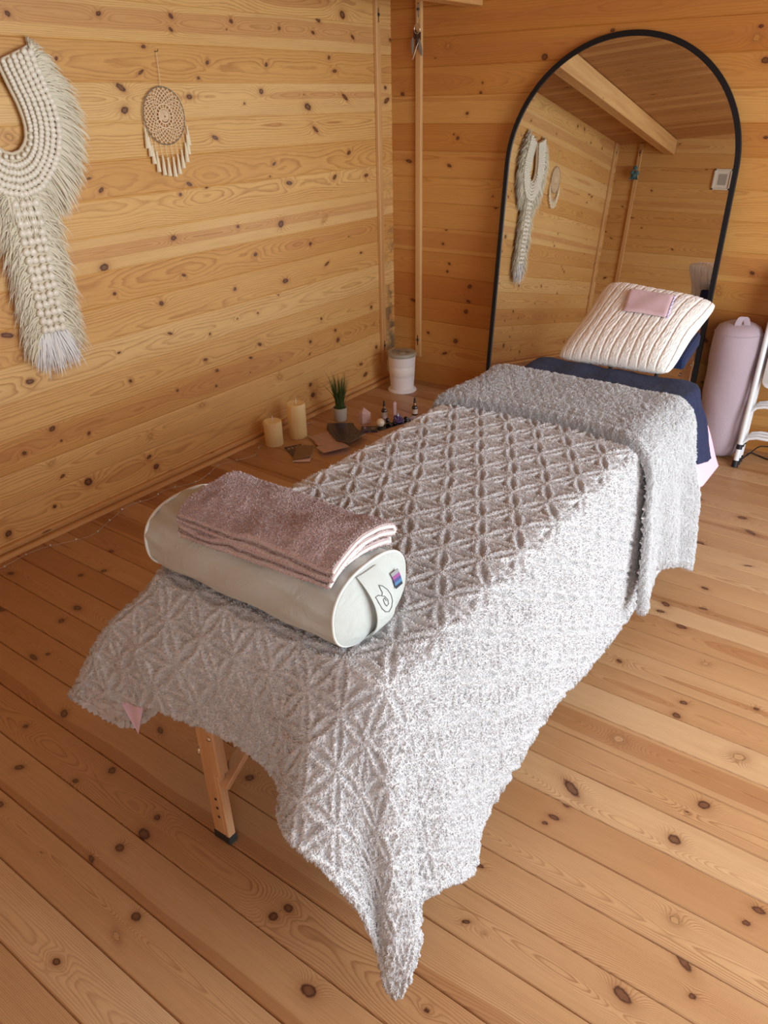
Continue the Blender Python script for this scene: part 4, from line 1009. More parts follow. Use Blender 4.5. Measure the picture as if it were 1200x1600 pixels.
# local frame: x right, y into the wall, z up the mirror
RW, RH = 0.572, 1.872
def arch(r_, z0):
    P = [(-r_, z0), (-r_, (z0 + RH - RW) / 2)]; c = RH - RW
    P += [(r_ * math.cos(a), c + r_ * math.sin(a)) for a in np.linspace(math.pi, 0, 57)]
    P += [(r_, (z0 + c) / 2), (r_, z0)]
    return P
def ringmesh(prof):
    """prof: list of (inset, y)"""
    b = MB(); V = []; n_ = None
    for ins, y in prof:
        P = arch(RW - ins, ins); n_ = len(P); V += [(x, y, z) for x, z in P]
    F = []; m = len(prof)
    for i in range(m):
        for j in range(n_):
            a, c = i * n_ + j, i * n_ + (j + 1) % n_; i2 = (i + 1) % m
            F.append((a, i2 * n_ + j, i2 * n_ + (j + 1) % n_, c))
    return b.add(V, F)
ringmesh([(0, 0.016), (0, 0.002), (0.002, 0.0), (0.022, 0.0), (0.024, 0.002), (0.024, 0.010), (0.024, 0.016)]).build('frame', M['blackframe'], mr, angle=30)
P = arch(RW - 0.0235, 0.0235); b = MB(); b.add([(x, 0.006, z) for x, z in P], [tuple(range(len(P)))]); b.build('mirror_glass', M['mirror'], mr, smooth=False)
b = MB(); b.add([(x, 0.0165, z) for x, z in P], [tuple(range(len(P)))[::-1]]); b.build('backing_board', M['blackframe'], mr, smooth=False)

# ------------------------------------------------------------------ shell and feather necklace on the left wall
M['shell'] = plain('cream_shells', (0.86, 0.80, 0.66, 1), 0.35, Coat_Weight=0.3)
M['feather'] = plain('cream_feathers', (0.78, 0.71, 0.54, 1), 0.8, Sheen_Weight=0.3)
M['feather2'] = plain('daylit_feathers', (0.80, 0.78, 0.74, 1), 0.8, Sheen_Weight=0.3)  # tail-tip feathers: direct door daylight painted in as a whiter tone
M['band'] = cloth_mat('woven_band', lin((222, 206, 178)), 500, 0.5, 0.001)
NY = -2.345
def interp(tab, z):
    zs = [t[0] for t in tab][::-1]; ws = [t[1] for t in tab][::-1]; return float(np.interp(z, zs, ws))
inner_s = [(0.020, 1.745), (0.026, 1.72), (0.042, 1.67), (0.060, 1.62), (0.070, 1.575), (0.072, 1.545), (0.066, 1.51), (0.054, 1.49), (0.030, 1.468), (0.0, 1.460)]
outer_s = [(0.150, 1.795), (0.164, 1.73), (0.186, 1.66), (0.202, 1.61), (0.207, 1.55), (0.200, 1.50), (0.180, 1.45), (0.145, 1.395), (0.080, 1.335), (0.0, 1.315)]
feat_s = [(0.150, 1.825), (0.212, 1.77), (0.258, 1.70), (0.288, 1.61), (0.285, 1.52), (0.265, 1.44), (0.235, 1.37), (0.18, 1.30), (0.09, 1.25), (0.0, 1.22)]
def along(tab, t):
    """t 0..1 right end down to the bottom centre, 1..2 up the left side"""
    m = t if t <= 1 else 2 - t; s = 1 if t <= 1 else -1
    d = [0]
    for i in range(1, len(tab)): d.append(d[-1] + math.hypot(tab[i][0] - tab[i - 1][0], tab[i][1] - tab[i - 1][1]))
    a = np.interp(m * d[-1], d, [p[0] for p in tab]); z = np.interp(m * d[-1], d, [p[1] for p in tab])
    return NY + s * float(a), float(z)
nk = empty('shell_necklace', (0, NY, 1.80), 0, 'large collar necklace of cream shells fringed with white feathers, hanging on the left wall', 'wall hanging')
b = MB(); V = []; nt3 = 80
for t in np.linspace(0, 2, nt3):
    a = along(inner_s, t); c = along(outer_s, t)
    for s, x in ((0.0, 0.012), (0.0, 0.022), (0.25, 0.030), (0.75, 0.030), (1.0, 0.018), (1.0, 0.008)):
        V.append((x, a[0] * (1 - s) + c[0] * s, a[1] * (1 - s) + c[1] * s))
b.add(V, [(i * 6 + j, i * 6 + (j + 1) % 6, (i + 1) * 6 + (j + 1) % 6, (i + 1) * 6 + j) for i in range(nt3 - 1) for j in range(6)] + [(0, 1, 2, 3, 4, 5), tuple(range(nt3 * 6 - 1, nt3 * 6 - 7, -1))])
b.tube([(0.024, *along(inner_s, t)) for t in np.linspace(0, 2, 90)], 0.006, 8)
b.box(0.008, 0.028, NY - 0.058, NY + 0.058, 0.80, 1.34, b=0.004)
at_root(b, 'woven_band', M['band'], nk, angle=50)
sh = MB(); V = []; nn_ = 12
sh.sphere((0, 0, 0), 0.0098, 0.0118, 0.0124, n=10)
sh.v = [(x + (0.0015 if abs(y) > 0.003 else -0.0006) * (x > 0), y * (1 - 0.25 * (z / 0.011)), z) for (x, y, z) in sh.v]
proto_shell = sh.build('shell', M['shell'], nk, angle=80)
spots = []
rows = 30
for i in range(rows * 2 - 1):
    t = 2 * (i + 0.5) / (rows * 2 - 1)
    for c in range(6):
        s = (c + 0.6) / 6.1; tt = min(1.99, max(0.01, t + (0.017 if c % 2 else 0)))
        a = along(inner_s, tt); d = along(outer_s, tt)
        if i % 2 and c == 0 and 0.6 < t < 1.4: continue
        y, z = a[0] * (1 - s) + d[0] * s, a[1] * (1 - s) + d[1] * s
        k_ = 0.72 + 0.35 * s
        spots.append((0.037, y + random.uniform(-.001, .001), z + random.uniform(-.001, .001), k_))
z = 1.300; r = 0
while z > 0.815:
    for c in range(4):
        spots.append((0.036, NY + (c - 1.5) * 0.026 + random.uniform(-.002, .002), z + random.uniform(-.003, .003) - 0.004 * (c % 2), 1.25))
    z -= 0.0325; r += 1
inview = sorted([s for s in spots if s[1] > -2.41], key=lambda s: (-s[3], -s[1]))[:99]
rest = [s for s in spots if s not in inview]
L = nk.location
first = True
for s in inview:
    o = proto_shell if first else proto_shell.copy()
    if not first: COL.objects.link(o); o.parent = nk
    first = False
    o.location = (s[0] - L[0], s[1] - L[1], s[2] - L[2]); o.scale = (s[3],) * 3; o.rotation_euler = (random.uniform(-.3, .3), 0, random.uniform(-.3, .3))
b = MB()
src = [tuple(v.co) for v in proto_shell.data.vertices]; sf = [tuple(p.vertices) for p in proto_shell.data.polygons]
for s in rest: b.add([(s[0] + p[0] * s[3], s[1] + p[1] * s[3], s[2] + p[2] * s[3]) for p in src], sf)
ro = at_root(b, 'shell_rows', M['shell'], nk, angle=80); ro['kind'] = 'stuff'
# feathers: thin curved blades with a little width, fringing the collar and the tail
def blades(name, m, items, parent, seed):
    rng = random.Random(seed); V = []; F = []
    for (p, d1, d2, ln_, w) in items:
        p = Vector(p); d1 = Vector(d1).normalized(); d2 = Vector(d2).normalized(); seg = 6
        side = d1.cross(Vector((1, 0, 0))); side = side.normalized() if side.length > 0.1 else Vector((0, 1, 0))
        side = (side + Vector((rng.uniform(-.5, .5), 0, 0))).normalized(); n0 = len(V)
        q = p.copy()
        for i in range(seg + 1):
            t = i / seg; ww = w * (math.sin(math.pi * min(1, 0.18 + t * 0.82)) ** 0.7) * (1 - t * 0.35) if i < seg else 0.0002
            d = (d1 * (1 - t) + d2 * t).normalized()
            V.append(q + side * ww); V.append(q + Vector((0.0012, 0, 0)) * (1 - t)); V.append(q - side * ww)
            q = q + d * ln_ / seg
        for i in range(seg):
            a = n0 + i * 3; F += [(a, a + 1, a + 4, a + 3), (a + 1, a + 2, a + 5, a + 4)]
    b = MB(); b.v = [tuple(v) for v in V]; b.f = F
    return at_root(b, name, m, parent, angle=0)
items = []; rng = random.Random(4)
for i in range(2300):
    t = rng.uniform(0.0, 2.0); lay = rng.random()
    a = along(outer_s, t); f = along(feat_s, t); a2 = along(inner_s, t)
    ox, oz = f[0] - a[0], f[1] - a[1]; o_ = Vector((0, ox, oz)); ln_ = o_.length
    s = -0.25 + 0.55 * lay
    p = Vector((rng.uniform(0.012, 0.032) - 0.006 * lay, a[0] + ox * s, a[1] + oz * s))
    o_.normalize()
    down = Vector((rng.uniform(-.1, .1), o_.y * 0.25 + rng.uniform(-.15, .15), -1.0))
    d1 = (o_ + Vector((rng.uniform(0.0, .35), rng.uniform(-.2, .2), rng.uniform(-.2, .1)))); d2 = (o_ * 0.35 + down)
    items.append((p, d1, d2, (ln_ * 1.25) * rng.uniform(0.75, 1.25), rng.uniform(0.0016, 0.0042)))
blades('collar_feathers', M['feather'], items, nk, 5)['kind'] = 'stuff'
items = []
for i in range(1900):
    z = rng.uniform(0.80, 1.36); s = rng.choice((-1, 1)); k_ = rng.random()
    p = Vector((rng.uniform(0.010, 0.030), NY + s * (0.030 + 0.03 * k_), z))
    d1 = Vector((rng.uniform(0, .3), s * rng.uniform(0.5, 1.0), rng.uniform(-.6, 0.1))); d2 = Vector((rng.uniform(-.1, .1), s * rng.uniform(-0.1, 0.25), -1))
    items.append((p, d1, d2, rng.uniform(0.075, 0.14), rng.uniform(0.0014, 0.0036)))
blades('tail_feathers', M['feather'], items, nk, 6)['kind'] = 'stuff'
items = []
for i in range(420):
    y = rng.uniform(-0.075, 0.075); z = rng.uniform(0.79, 0.84)
    p = Vector((rng.uniform(0.012, 0.034), NY + y * 0.8, z))
    d1 = Vector((rng.uniform(0, .3), y * 6 + rng.uniform(-.2, .2), -1)); d2 = Vector((rng.uniform(-.05, .1), y * 5 + rng.uniform(-.25, .25), -1))
    items.append((p, d1, d2, rng.uniform(0.06, 0.15), rng.uniform(0.002, 0.0042)))
blades('tail_tip_feathers', M['feather2'], items, nk, 7)['kind'] = 'stuff'
at_root(MB().tube([(0.012, NY - 0.025, 1.76), (0.02, NY, 1.785), (0.012, NY + 0.025, 1.76)], 0.0025, 6).tube([(0.0, NY, 1.785), (0.03, NY, 1.788)], 0.003, 8), 'hanging_cord', M['band'], nk)

# ------------------------------------------------------------------ crocheted dreamcatchers
M['crochet'] = cloth_mat('beige_crochet_cotton', lin((232, 204, 166)), 900, 0.4, 0.0006, sheen=0.1)
M['tassel'] = cloth_mat('cream_tassels', lin((240, 226, 192)), 900, 0.5, 0.0008, sheen=0.1)
M['hoop'] = plain('grey_wrapped_hoop', (0.20, 0.17, 0.13, 1), 0.7)
def dreamcatcher(y, z, R_, label):
    r = empty('dreamcatcher', (0.012, y, z), 0, label, 'dreamcatcher', 'crocheted dreamcatchers on the left wall')
    pt = lambda a, q: (0.0, q * math.cos(a), q * math.sin(a))
    MB().tube([pt(a, R_) for a in np.linspace(0, 2 * math.pi, 64, endpoint=False)], 0.0021, 8, closed=True).build('hoop', M['hoop'], r, angle=80)
    w = MB(); T = 0.0021
    # rose in the middle
    P = []
    for k_ in range(70):
        a = k_ * 0.33; q = R_ * (0.03 + 0.19 * k_ / 70); P.append((0.003 - 0.003 * k_ / 70, q * math.cos(a), q * math.sin(a)))
    w.tube(P, T * 1.3, 6)
    def ring(q, amp, n_, ph, th=T):
        P = []
        for k_ in range(n_ * 8):
            a = 2 * math.pi * k_ / (n_ * 8); P.append(pt(a, q + amp * math.cos(n_ * a + ph)))
        w.tube(P, th, 5, closed=True)
    ring(R_ * 0.26, 0.0, 8, 0, T * 1.6)
    for k_ in range(16):
        a = 2 * math.pi * k_ / 16; w.tube([pt(a, R_ * 0.26), pt(a, R_ * 0.42)], T * 1.3, 5)
    ring(R_ * 0.42, 0.001, 16, 0, T * 1.6)
    for q, n_, ph in ((0.50, 20, 0), (0.58, 20, 3.14), (0.66, 24, 0), (0.74, 24, 3.14), (0.82, 28, 0), (0.90, 28, 3.14)):
        ring(R_ * q, R_ * 0.038, n_, ph, T * 1.1)
    for k_ in range(26):
        a = 2 * math.pi * k_ / 26; w.tube([pt(a, R_ * 0.91), pt(a + 0.03, R_)], T, 5)
    w.build('lace_web', M['crochet'], r, angle=80)
    MB().tube([(0, 0, R_), (0.0, 0.004, R_ * 1.35), (-0.004, 0.006, 0.228)], 0.0012, 5).build('cord', M['crochet'], r)
    MB().tube([(-0.012, 0.006, 0.229), (0.006, 0.006, 0.229), (0.010, 0.006, 0.236)], 0.0016, 6).build('hook', M['darkmetal'], r)
    rr_ = random.Random(9)
    for k_ in range(12):
        f = k_ / 11; a = math.radians(188 + f * 164); y0, z0 = R_ * math.cos(a), R_ * math.sin(a)
        cl_ = 0.028 + 0.024 * math.sin(f * math.pi); tl = 0.074 + rr_.uniform(-.004, .004)
        y1 = y0 * 1.04 + rr_.uniform(-.003, .003)
        b = MB(); b.tube([(0, y0, z0), (0.002, y1, z0 - cl_)], 0.0010, 5)
        n1 = 16; V = []; prof = [(0.0015, 0.004), (0.0035, 0.001), (0.0042, -0.003), (0.0032, -0.008), (0.0042, -0.012), (0.0068, -tl * 0.5), (0.0092, -tl * 0.97), (0.001, -tl * 0.95)]
        for (q, zz) in prof:
            for j in range(n1):
                aa = 2 * math.pi * j / n1; g = 1 - 0.16 * (j % 2) * (zz < -0.01); V.append((0.003 + q * g * math.cos(aa), y1 + q * g * math.sin(aa), z0 - cl_ + zz + (0.002 * math.sin(j * 2.3) if zz < -tl * 0.9 else 0)))
        b.add(V, [(i * n1 + j, i * n1 + (j + 1) % n1, (i + 1) * n1 + (j + 1) % n1, (i + 1) * n1 + j) for i in range(len(prof) - 1) for j in range(n1)])
        b.build('tassel', M['tassel'], r, angle=60)
    return r
dreamcatcher(-1.637, 1.562, 0.106, 'round beige crochet dreamcatcher with cream tassels, between the feather necklace and the corner')
dreamcatcher(-2.93, 1.545, 0.106, 'beige crochet dreamcatcher beyond the feather necklace, seen only reflected in the arched mirror')

# ------------------------------------------------------------------ things on the floor by the left wall
def wax_mat(name, c):
    m, nt, b = new_mat(name); b.inputs['Base Color'].default_value = c; b.inputs['Roughness'].default_value = 0.5
    b.inputs['Subsurface Weight'].default_value = 0.4; b.inputs['Subsurface Radius'].default_value = (0.02, 0.012, 0.005); b.inputs['Subsurface Scale'].default_value = 0.6
    return m
M['wax'] = wax_mat('cream_wax', lin((240, 216, 158)))
M['wick'] = plain('white_wick', (0.75, 0.66, 0.58, 1), 0.8)
def candle(x, y, r, h, label):
    t = empty('pillar_candle', (x, y, 0), 0, label, 'candle', 'cream pillar candles on the floor')
    MB().lathe([(0, 0), (r - 0.003, 0), (r, 0.003), (r, h - 0.006), (r - 0.002, h - 0.001), (r - 0.005, h), (r - 0.010, h - 0.003), (0, h - 0.004)], 48).build('wax_body', M['wax'], t, angle=50)
    MB().tube([(0, 0, h - 0.005), (0.001, 0, h + 0.010), (0.0, 0.001, h + 0.022), (0.0, 0.001, h + 0.028)], [0.0025, 0.0035, 0.003, 0.0008], 8).build('wick', M['wick'], t)
candle(0.128, -1.298, 0.048, 0.134, 'short cream pillar candle, left and lower of the two candles on the floor')
candle(0.163, -1.148, 0.050, 0.192, 'tall cream pillar candle, right and higher of the two candles on the floor')

M['potgrey'] = plain('pale_grey_ceramic', (0.52, 0.48, 0.41, 1), 0.6)
M['soil'] = plain('dark_soil', (0.03, 0.02, 0.015, 1), 0.9)
m, nt, b_ = new_mat('grass_blades'); tc = N(nt, 'ShaderNodeTexCoord').outputs['Object']
nt.links.new(mix(nt, noise(nt, tc, 60, 2), (0.030, 0.062, 0.014, 1), (0.13, 0.19, 0.05, 1)), b_.inputs['Base Color']); b_.inputs['Roughness'].default_value = 0.5; M['blade'] = m
t = empty('potted_grass', (0.202, -0.829, 0), 0, 'small pot of tall artificial green grass beside the rose quartz', 'plant')
MB().lathe([(0, 0), (0.034, 0), (0.036, 0.003), (0.040, 0.074), (0.040, 0.077), (0.037, 0.077), (0.035, 0.066), (0, 0.066)], 36).build('pot', M['potgrey'], t, angle=50)
MB().lathe([(0, 0.067), (0.0355, 0.067)], 24).build('soil', M['soil'], t)
b = MB(); rg_ = random.Random(3)
for i in range(120):
    a = rg_.uniform(0, 6.28); r0 = 0.024 * math.sqrt(rg_.random()); h = rg_.uniform(0.13, 0.225); le = rg_.uniform(0.01, 0.05) * (1 + 1.2 * (rg_.random() < 0.1))
    w = rg_.uniform(0.0016, 0.0028); V = []; sx, sy = -math.sin(a), math.cos(a); a2 = rg_.uniform(0, 3.14)
    for k_ in range(6):
        f = k_ / 5; cx = (r0 + le * f * f) * math.cos(a); cy = (r0 + le * f * f) * math.sin(a); ww = w * (1 - f ** 2.2) + 0.0002
        sx, sy = math.cos(a2 + f), math.sin(a2 + f)
        V += [(cx - sx * ww, cy - sy * ww, 0.062 + h * f), (cx + sy * ww * 0.4, cy - sx * ww * 0.4, 0.062 + h * f), (cx + sx * ww, cy + sy * ww, 0.062 + h * f)]
    b.add(V, [(k_ * 3 + j, k_ * 3 + j + 1, k_ * 3 + j + 4, k_ * 3 + j + 3) for k_ in range(5) for j in (0, 1)])
b.build('grass_blades', M['blade'], t, angle=0)['kind'] = 'stuff'

# humidifier / waste tub in the corner
m, nt, b_ = new_mat('frosted_plastic'); b_.inputs['Base Color'].default_value = (0.86, 0.80, 0.78, 1); b_.inputs['Roughness'].default_value = 0.45
b_.inputs['Subsurface Weight'].default_value = 0.5; b_.inputs['Subsurface Radius'].default_value = (0.05, 0.04, 0.04); b_.inputs['Subsurface Scale'].default_value = 0.5; M['frost'] = m
M['frost2'] = plain('milky_inner_tank', (0.92, 0.86, 0.80, 1), 0.5)
M['lid'] = plain('grey_green_lid', (0.40, 0.38, 0.30, 1), 0.45)
t = empty('humidifier', (0.205, -0.213, 0), 0, 'frosted white cylindrical humidifier with ribbed grey lid in the room corner', 'humidifier')
MB().lathe([(0, 0), (0.088, 0), (0.090, 0.004), (0.086, 0.012), (0.074, 0.020), (0.073, 0.03), (0.077, 0.100), (0.080, 0.160), (0.083, 0.215), (0.083, 0.222), (0, 0.222)], 56).build('tank', M['frost'], t, angle=40)
MB().lathe([(0.0762, 0.098), (0.0775, 0.099), (0.0805, 0.159), (0.0792, 0.161)], 56).build('milky_band', M['frost2'], t, angle=60)
MB().lathe([(0, 0.2225), (0.086, 0.2225), (0.088, 0.226), (0.088, 0.238), (0.084, 0.244), (0.070, 0.247), (0, 0.249)], 56).build('lid', M['lid'], t, angle=40)
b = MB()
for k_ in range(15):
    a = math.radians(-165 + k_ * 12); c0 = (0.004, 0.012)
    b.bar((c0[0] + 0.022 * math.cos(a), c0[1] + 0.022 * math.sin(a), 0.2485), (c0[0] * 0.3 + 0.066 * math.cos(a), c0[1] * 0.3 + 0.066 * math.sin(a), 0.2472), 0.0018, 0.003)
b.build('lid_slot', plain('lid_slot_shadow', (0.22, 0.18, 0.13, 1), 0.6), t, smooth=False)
MB().sphere((0.026, -0.032, 0.247), 0.022, 0.018, 0.006, 16).build('spout_button', M['lid'], t)

# crystals
def crystal_mat(name, c, tr=0.35, rough=0.25):
    m, nt, b = new_mat(name); tc = N(nt, 'ShaderNodeTexCoord').outputs['Object']
    nt.links.new(mix(nt, noise(nt, tc, 45, 4, 0.65), c, tuple(min(1, x * 1.25 + 0.04) for x in c[:3]) + (1,)), b.inputs['Base Color'])
    b.inputs['Roughness'].default_value = rough; b.inputs['Transmission Weight'].default_value = tr; b.inputs['IOR'].default_value = 1.5
    b.inputs['Subsurface Weight'].default_value = 0.3; b.inputs['Subsurface Radius'].default_value = (0.01, 0.008, 0.008); b.inputs['Subsurface Scale'].default_value = 0.4
    return m
M['rose'] = crystal_mat('rose_quartz', lin((238, 206, 204))); M['clear'] = crystal_mat('clear_quartz', lin((226, 216, 222)), 0.6, 0.12)
M['amethyst'] = crystal_mat('amethyst', (0.14, 0.085, 0.24, 1), 0.4, 0.15); M['milk'] = crystal_mat('moonstone', lin((240, 222, 200)), 0.1, 0.2)
M['obsidian'] = plain('black_stone', (0.012, 0.010, 0.012, 1), 0.15)
def tower(name, x, y, r, h, hs_, n_, m, label, cat, tilt=0.0, sq=1.0, group=None, tipoff=(0.0, 0.0)):
    b = MB(); V = []
    for zz, k_ in ((0, 0.92), (h * 0.02, 1.0), (hs_, 1.06)):
        for j in range(n_):
            a = 2 * math.pi * (j + 0.3) / n_ + (0.2 if j % 2 else 0); V.append((r * k_ * math.cos(a), r * sq * k_ * math.sin(a), zz + (0.10 * h * math.sin(j * 2.1) if zz == hs_ else 0)))
    V.append((tipoff[0], tipoff[1], h)); F = [tuple(range(n_ - 1, -1, -1))]
    for i in range(2):
        for j in range(n_): F.append((i * n_ + j, i * n_ + (j + 1) % n_, (i + 1) * n_ + (j + 1) % n_, (i + 1) * n_ + j))
    for j in range(n_): F.append((2 * n_ + j, 2 * n_ + (j + 1) % n_, 3 * n_))
    b.add(V, F); o = b.build(name, m, None, smooth=False)
    md = o.modifiers.new('bevel', 'BEVEL'); md.width = r * 0.06; md.segments = 2; md.limit_method = 'ANGLE'
    o.location = (x, y, 0.0); o.rotation_euler = (tilt, 0, 0.4); return tag(o, label, cat, group)
tower('rose_quartz_tower', 0.349, -0.792, 0.033, 0.094, 0.062, 6, M['rose'], 'chunky pale rose quartz point standing between the potted grass and the oil bottles', 'crystal', sq=0.8, tipoff=(-0.004, 0))
tower('selenite_wand', 0.428, -0.612, 0.011, 0.088, 0.080, 6, M['rose'], 'slender pink crystal wand standing upright between the two dropper bottles', 'crystal')
tower('quartz_point', 0.436, -0.722, 0.017, 0.046, 0.026, 6, M['clear'], 'small clear quartz point behind the cream sphere', 'crystal')
tower('quartz_lump', 0.548, -0.600, 0.022, 0.024, 0.014, 7, M['clear'], 'flat clear quartz lump between the amethyst and the right bottle', 'crystal')
tower('quartz_chip', 0.575, -0.525, 0.012, 0.014, 0.008, 5, M['clear'], 'tiny clear quartz chip lying right of the dropper bottles', 'crystal')
# amethyst cluster: several points on one rough base
b = MB(); rg_ = random.Random(12)
b.sphere((0, 0, 0.008), 0.030, 0.026, 0.013, 10)
for k_ in range(11):
    a = rg_.uniform(0, 6.28); q = rg_.uniform(0, 0.020); h = 0.048 * (1 - q / 0.03) + 0.006; r = rg_.uniform(0.006, 0.010)
    Mx = Matrix.Translation((q * math.cos(a), q * math.sin(a), 0.006)) @ Matrix.Rotation(q * 18 * math.sin(a) * -1, 4, 'X') @ Matrix.Rotation(q * 18 * math.cos(a), 4, 'Y')
    V = [Mx @ Vector((r * math.cos(j * math.pi / 3), r * math.sin(j * math.pi / 3), zz)) for zz in (0, h * 0.6) for j in range(6)] + [Mx @ Vector((0, 0, h))]
    b.add(V, [(j, (j + 1) % 6, 6 + (j + 1) % 6, 6 + j) for j in range(6)] + [(6 + j, 6 + (j + 1) % 6, 12) for j in range(6)])
o = b.build('amethyst_cluster', M['amethyst'], None, smooth=False); o.location = (0.500, -0.684, 0.004); tag(o, 'purple amethyst cluster on the dark tray of stones', 'crystal')
o = MB().sphere((0, 0, 0), 0.0235, n=28).build('moonstone_sphere', M['milk'], None, angle=0); o.location = (0.463, -0.798, 0.029)
for p_ in o.data.polygons: p_.use_smooth = True
tag(o, 'polished cream stone sphere at the end of the dark tray', 'crystal ball')
for k_, (x, y, r, h, lb) in enumerate([(0.470, -0.742, 0.012, 0.036, 'upright black tumbled stone beside the clear quartz point'), (0.488, -0.752, 0.014, 0.018, 'low black tumbled stone between the cream sphere and the upright stone'),
                                   (0.506, -0.728, 0.011, 0.014, 'small black pebble in front of the amethyst cluster'), (0.525, -0.640, 0.013, 0.022, 'black tumbled stone behind the amethyst, nearest the right bottle')]):
    o = MB().sphere((0, 0, 0), r, r * 0.8, h / 2, 16).build('black_stone', M['obsidian'], None, angle=80); o.location = (x, y, h / 2 + 0.005); tag(o, lb, 'stone', 'black stones on the tray')
# low dark tray under the stones
b = MB(); a0 = Vector((0.455, -0.835, 0)); a1 = Vector((0.535, -0.605, 0)); b.bar(a0 + Vector((0.010, 0, 0.0022)), a1 + Vector((0, 0, 0.0022)), 0.052, 0.0042, bev=0.001)
tag(b.build('stone_tray', M['obsidian'], None, angle=20), 'narrow dark tray under the cream sphere, black stones and amethyst', 'tray')

# dropper bottles
M['amber'] = plain('brown_glass', (0.030, 0.010, 0.005, 1), 0.08, Coat_Weight=0.6)
M['label'] = plain('cream_paper_label', (0.60, 0.50, 0.42, 1), 0.7)
M['blackrub'] = plain('black_dropper_rubber', (0.010, 0.010, 0.012, 1), 0.5)
M['gold'] = plain('gold_collar', (0.85, 0.66, 0.40, 1), 0.25, 1.0)
def bottle(x, y, label):
    t = empty('dropper_bottle', (x, y, 0), 0, label, 'bottle', 'dropper bottles on the floor'); r = 0.0165
    MB().lathe([(0, 0), (r - 0.002, 0), (r, 0.003), (r, 0.046), (r - 0.003, 0.054), (0.009, 0.058), (0.008, 0.062), (0, 0.062)], 28).build('glass_bottle', M['amber'], t, angle=50)
    MB().lathe([(r + 0.0004, 0.010), (r + 0.0006, 0.010), (r + 0.0006, 0.038), (r + 0.0004, 0.038)], 28).build('label', M['label'], t, angle=50)
    MB().lathe([(0.010, 0.062), (0.0105, 0.0625), (0.0105, 0.074), (0.007, 0.0745)], 24).build('collar', M['gold'], t, angle=40)
    MB().lathe([(0.0075, 0.0745), (0.0075, 0.080), (0.0055, 0.084), (0.0058, 0.098), (0.003, 0.104), (0, 0.105)], 20).build('dropper_bulb', M['blackrub'], t, angle=50)
bottle(0.395, -0.668, 'brown dropper bottle with cream label behind the clear quartz, left of the pink wand')
bottle(0.513, -0.531, 'brown dropper bottle with cream label standing alone at the right end of the crystals')

# spread cards: rounded thin slabs, every card its own object
def card_mat(name, a, b2, sc_=30, dark=None):
    m, nt, b = new_mat(name); tc = N(nt, 'ShaderNodeTexCoord').outputs['Object']
    n1 = noise(nt, tc, sc_, 4, 0.6); n2 = noise(nt, tc, sc_ * 3, 2)
    c = mix(nt, ramp(nt, n1, [(0.35, (0, 0, 0, 1)), (0.65, (1, 1, 1, 1))]), a, b2)
    if dark: c = mix(nt, ramp(nt, n2, [(0.55, (0, 0, 0, 1)), (0.7, (0.8,) * 3 + (1,))]), c, dark)
    nt.links.new(c, b.inputs['Base Color']); b.inputs['Roughness'].default_value = 0.35
    return m
M['carddark'] = card_mat('dark_violet_card', (0.050, 0.036, 0.050, 1), (0.016, 0.014, 0.024, 1), 34, (0.26, 0.19, 0.22, 1))
M['cardpink'] = card_mat('pink_grey_card', lin((206, 152, 142)), lin((164, 156, 148)), 26, lin((222, 160, 150)))
M['paper'] = plain('off_white_page', lin((226, 204, 206)), 0.7)
M['cardedge'] = plain('card_edge', (0.34, 0.27, 0.26, 1), 0.7)
def card_mesh(w, l, th, m, edge):
    b = MB(); k_ = 0.006; out_ = []
    for (cx, cy, a0) in ((w / 2 - k_, l / 2 - k_, 0), (-w / 2 + k_, l / 2 - k_, 90), (-w / 2 + k_, -l / 2 + k_, 180), (w / 2 - k_, -l / 2 + k_, 270)):
        for a in (0, 30, 60, 90): out_.append((cx + k_ * math.cos(math.radians(a0 + a)), cy + k_ * math.sin(math.radians(a0 + a))))
    n_ = len(out_); V = [(x, y, 0) for x, y in out_] + [(x, y, th) for x, y in out_]
    b.add(V, [tuple(range(n_ - 1, -1, -1)), tuple(range(n_, 2 * n_))] + [(j, (j + 1) % n_, n_ + (j + 1) % n_, n_ + j) for j in range(n_)])
    me = bpy.data.meshes.new('card'); me.from_pydata(b.v, [], b.f); me.materials.append(m); me.materials.append(edge)
    for i, p in enumerate(me.polygons): p.material_index = 0 if i < 2 else 1
    return me
def spread(me, P0, P1, a0, a1, n_, dz, label, group, tilt):
    rn = random.Random(n_); first = None
    for i in range(n_):
        f = i / (n_ - 1)
        o = bpy.data.objects.new('oracle_card', me); COL.objects.link(o)
        o.location = (P0[0] + (P1[0] - P0[0]) * f + rn.uniform(-.003, .003), P0[1] + (P1[1] - P0[1]) * f + rn.uniform(-.003, .003), 0.0012 + i * dz)
        o.rotation_euler = (0, 0, a0 + (a1 - a0) * f + rn.uniform(-.10, .10))
        tag(o, label, 'card', group)
me = card_mesh(0.145, 0.095, 0.0013, M['carddark'], M['cardedge'])
ad = math.atan2(0.087, 0.134)
spread(me, (0.262, -0.912), (0.452, -1.052), ad, ad + 1.05, 20, 0.0016, 'dark violet oracle card in the long overlapping row behind the pink cards', 'dark oracle cards', 0)
me = card_mesh(0.118, 0.085, 0.0013, M['cardpink'], M['cardedge'])
spread(me, (0.274, -1.088), (0.372, -1.150), math.radians(64), math.radians(52), 11, 0.0017, 'pink and grey oracle card in the upper fanned row beside the tall candle', 'pink oracle cards', 0)
me2 = card_mesh(0.150, 0.088, 0.0013, M['cardpink'], M['cardedge'])
o = bpy.data.objects.new('oracle_card', me2); COL.objects.link(o); o.location = (0.445, -1.195, 0.0215); o.rotation_euler = (0, 0, math.radians(66)); tag(o, 'pink grey oracle card on top, at the near end of the fanned row', 'card', 'pink oracle cards')
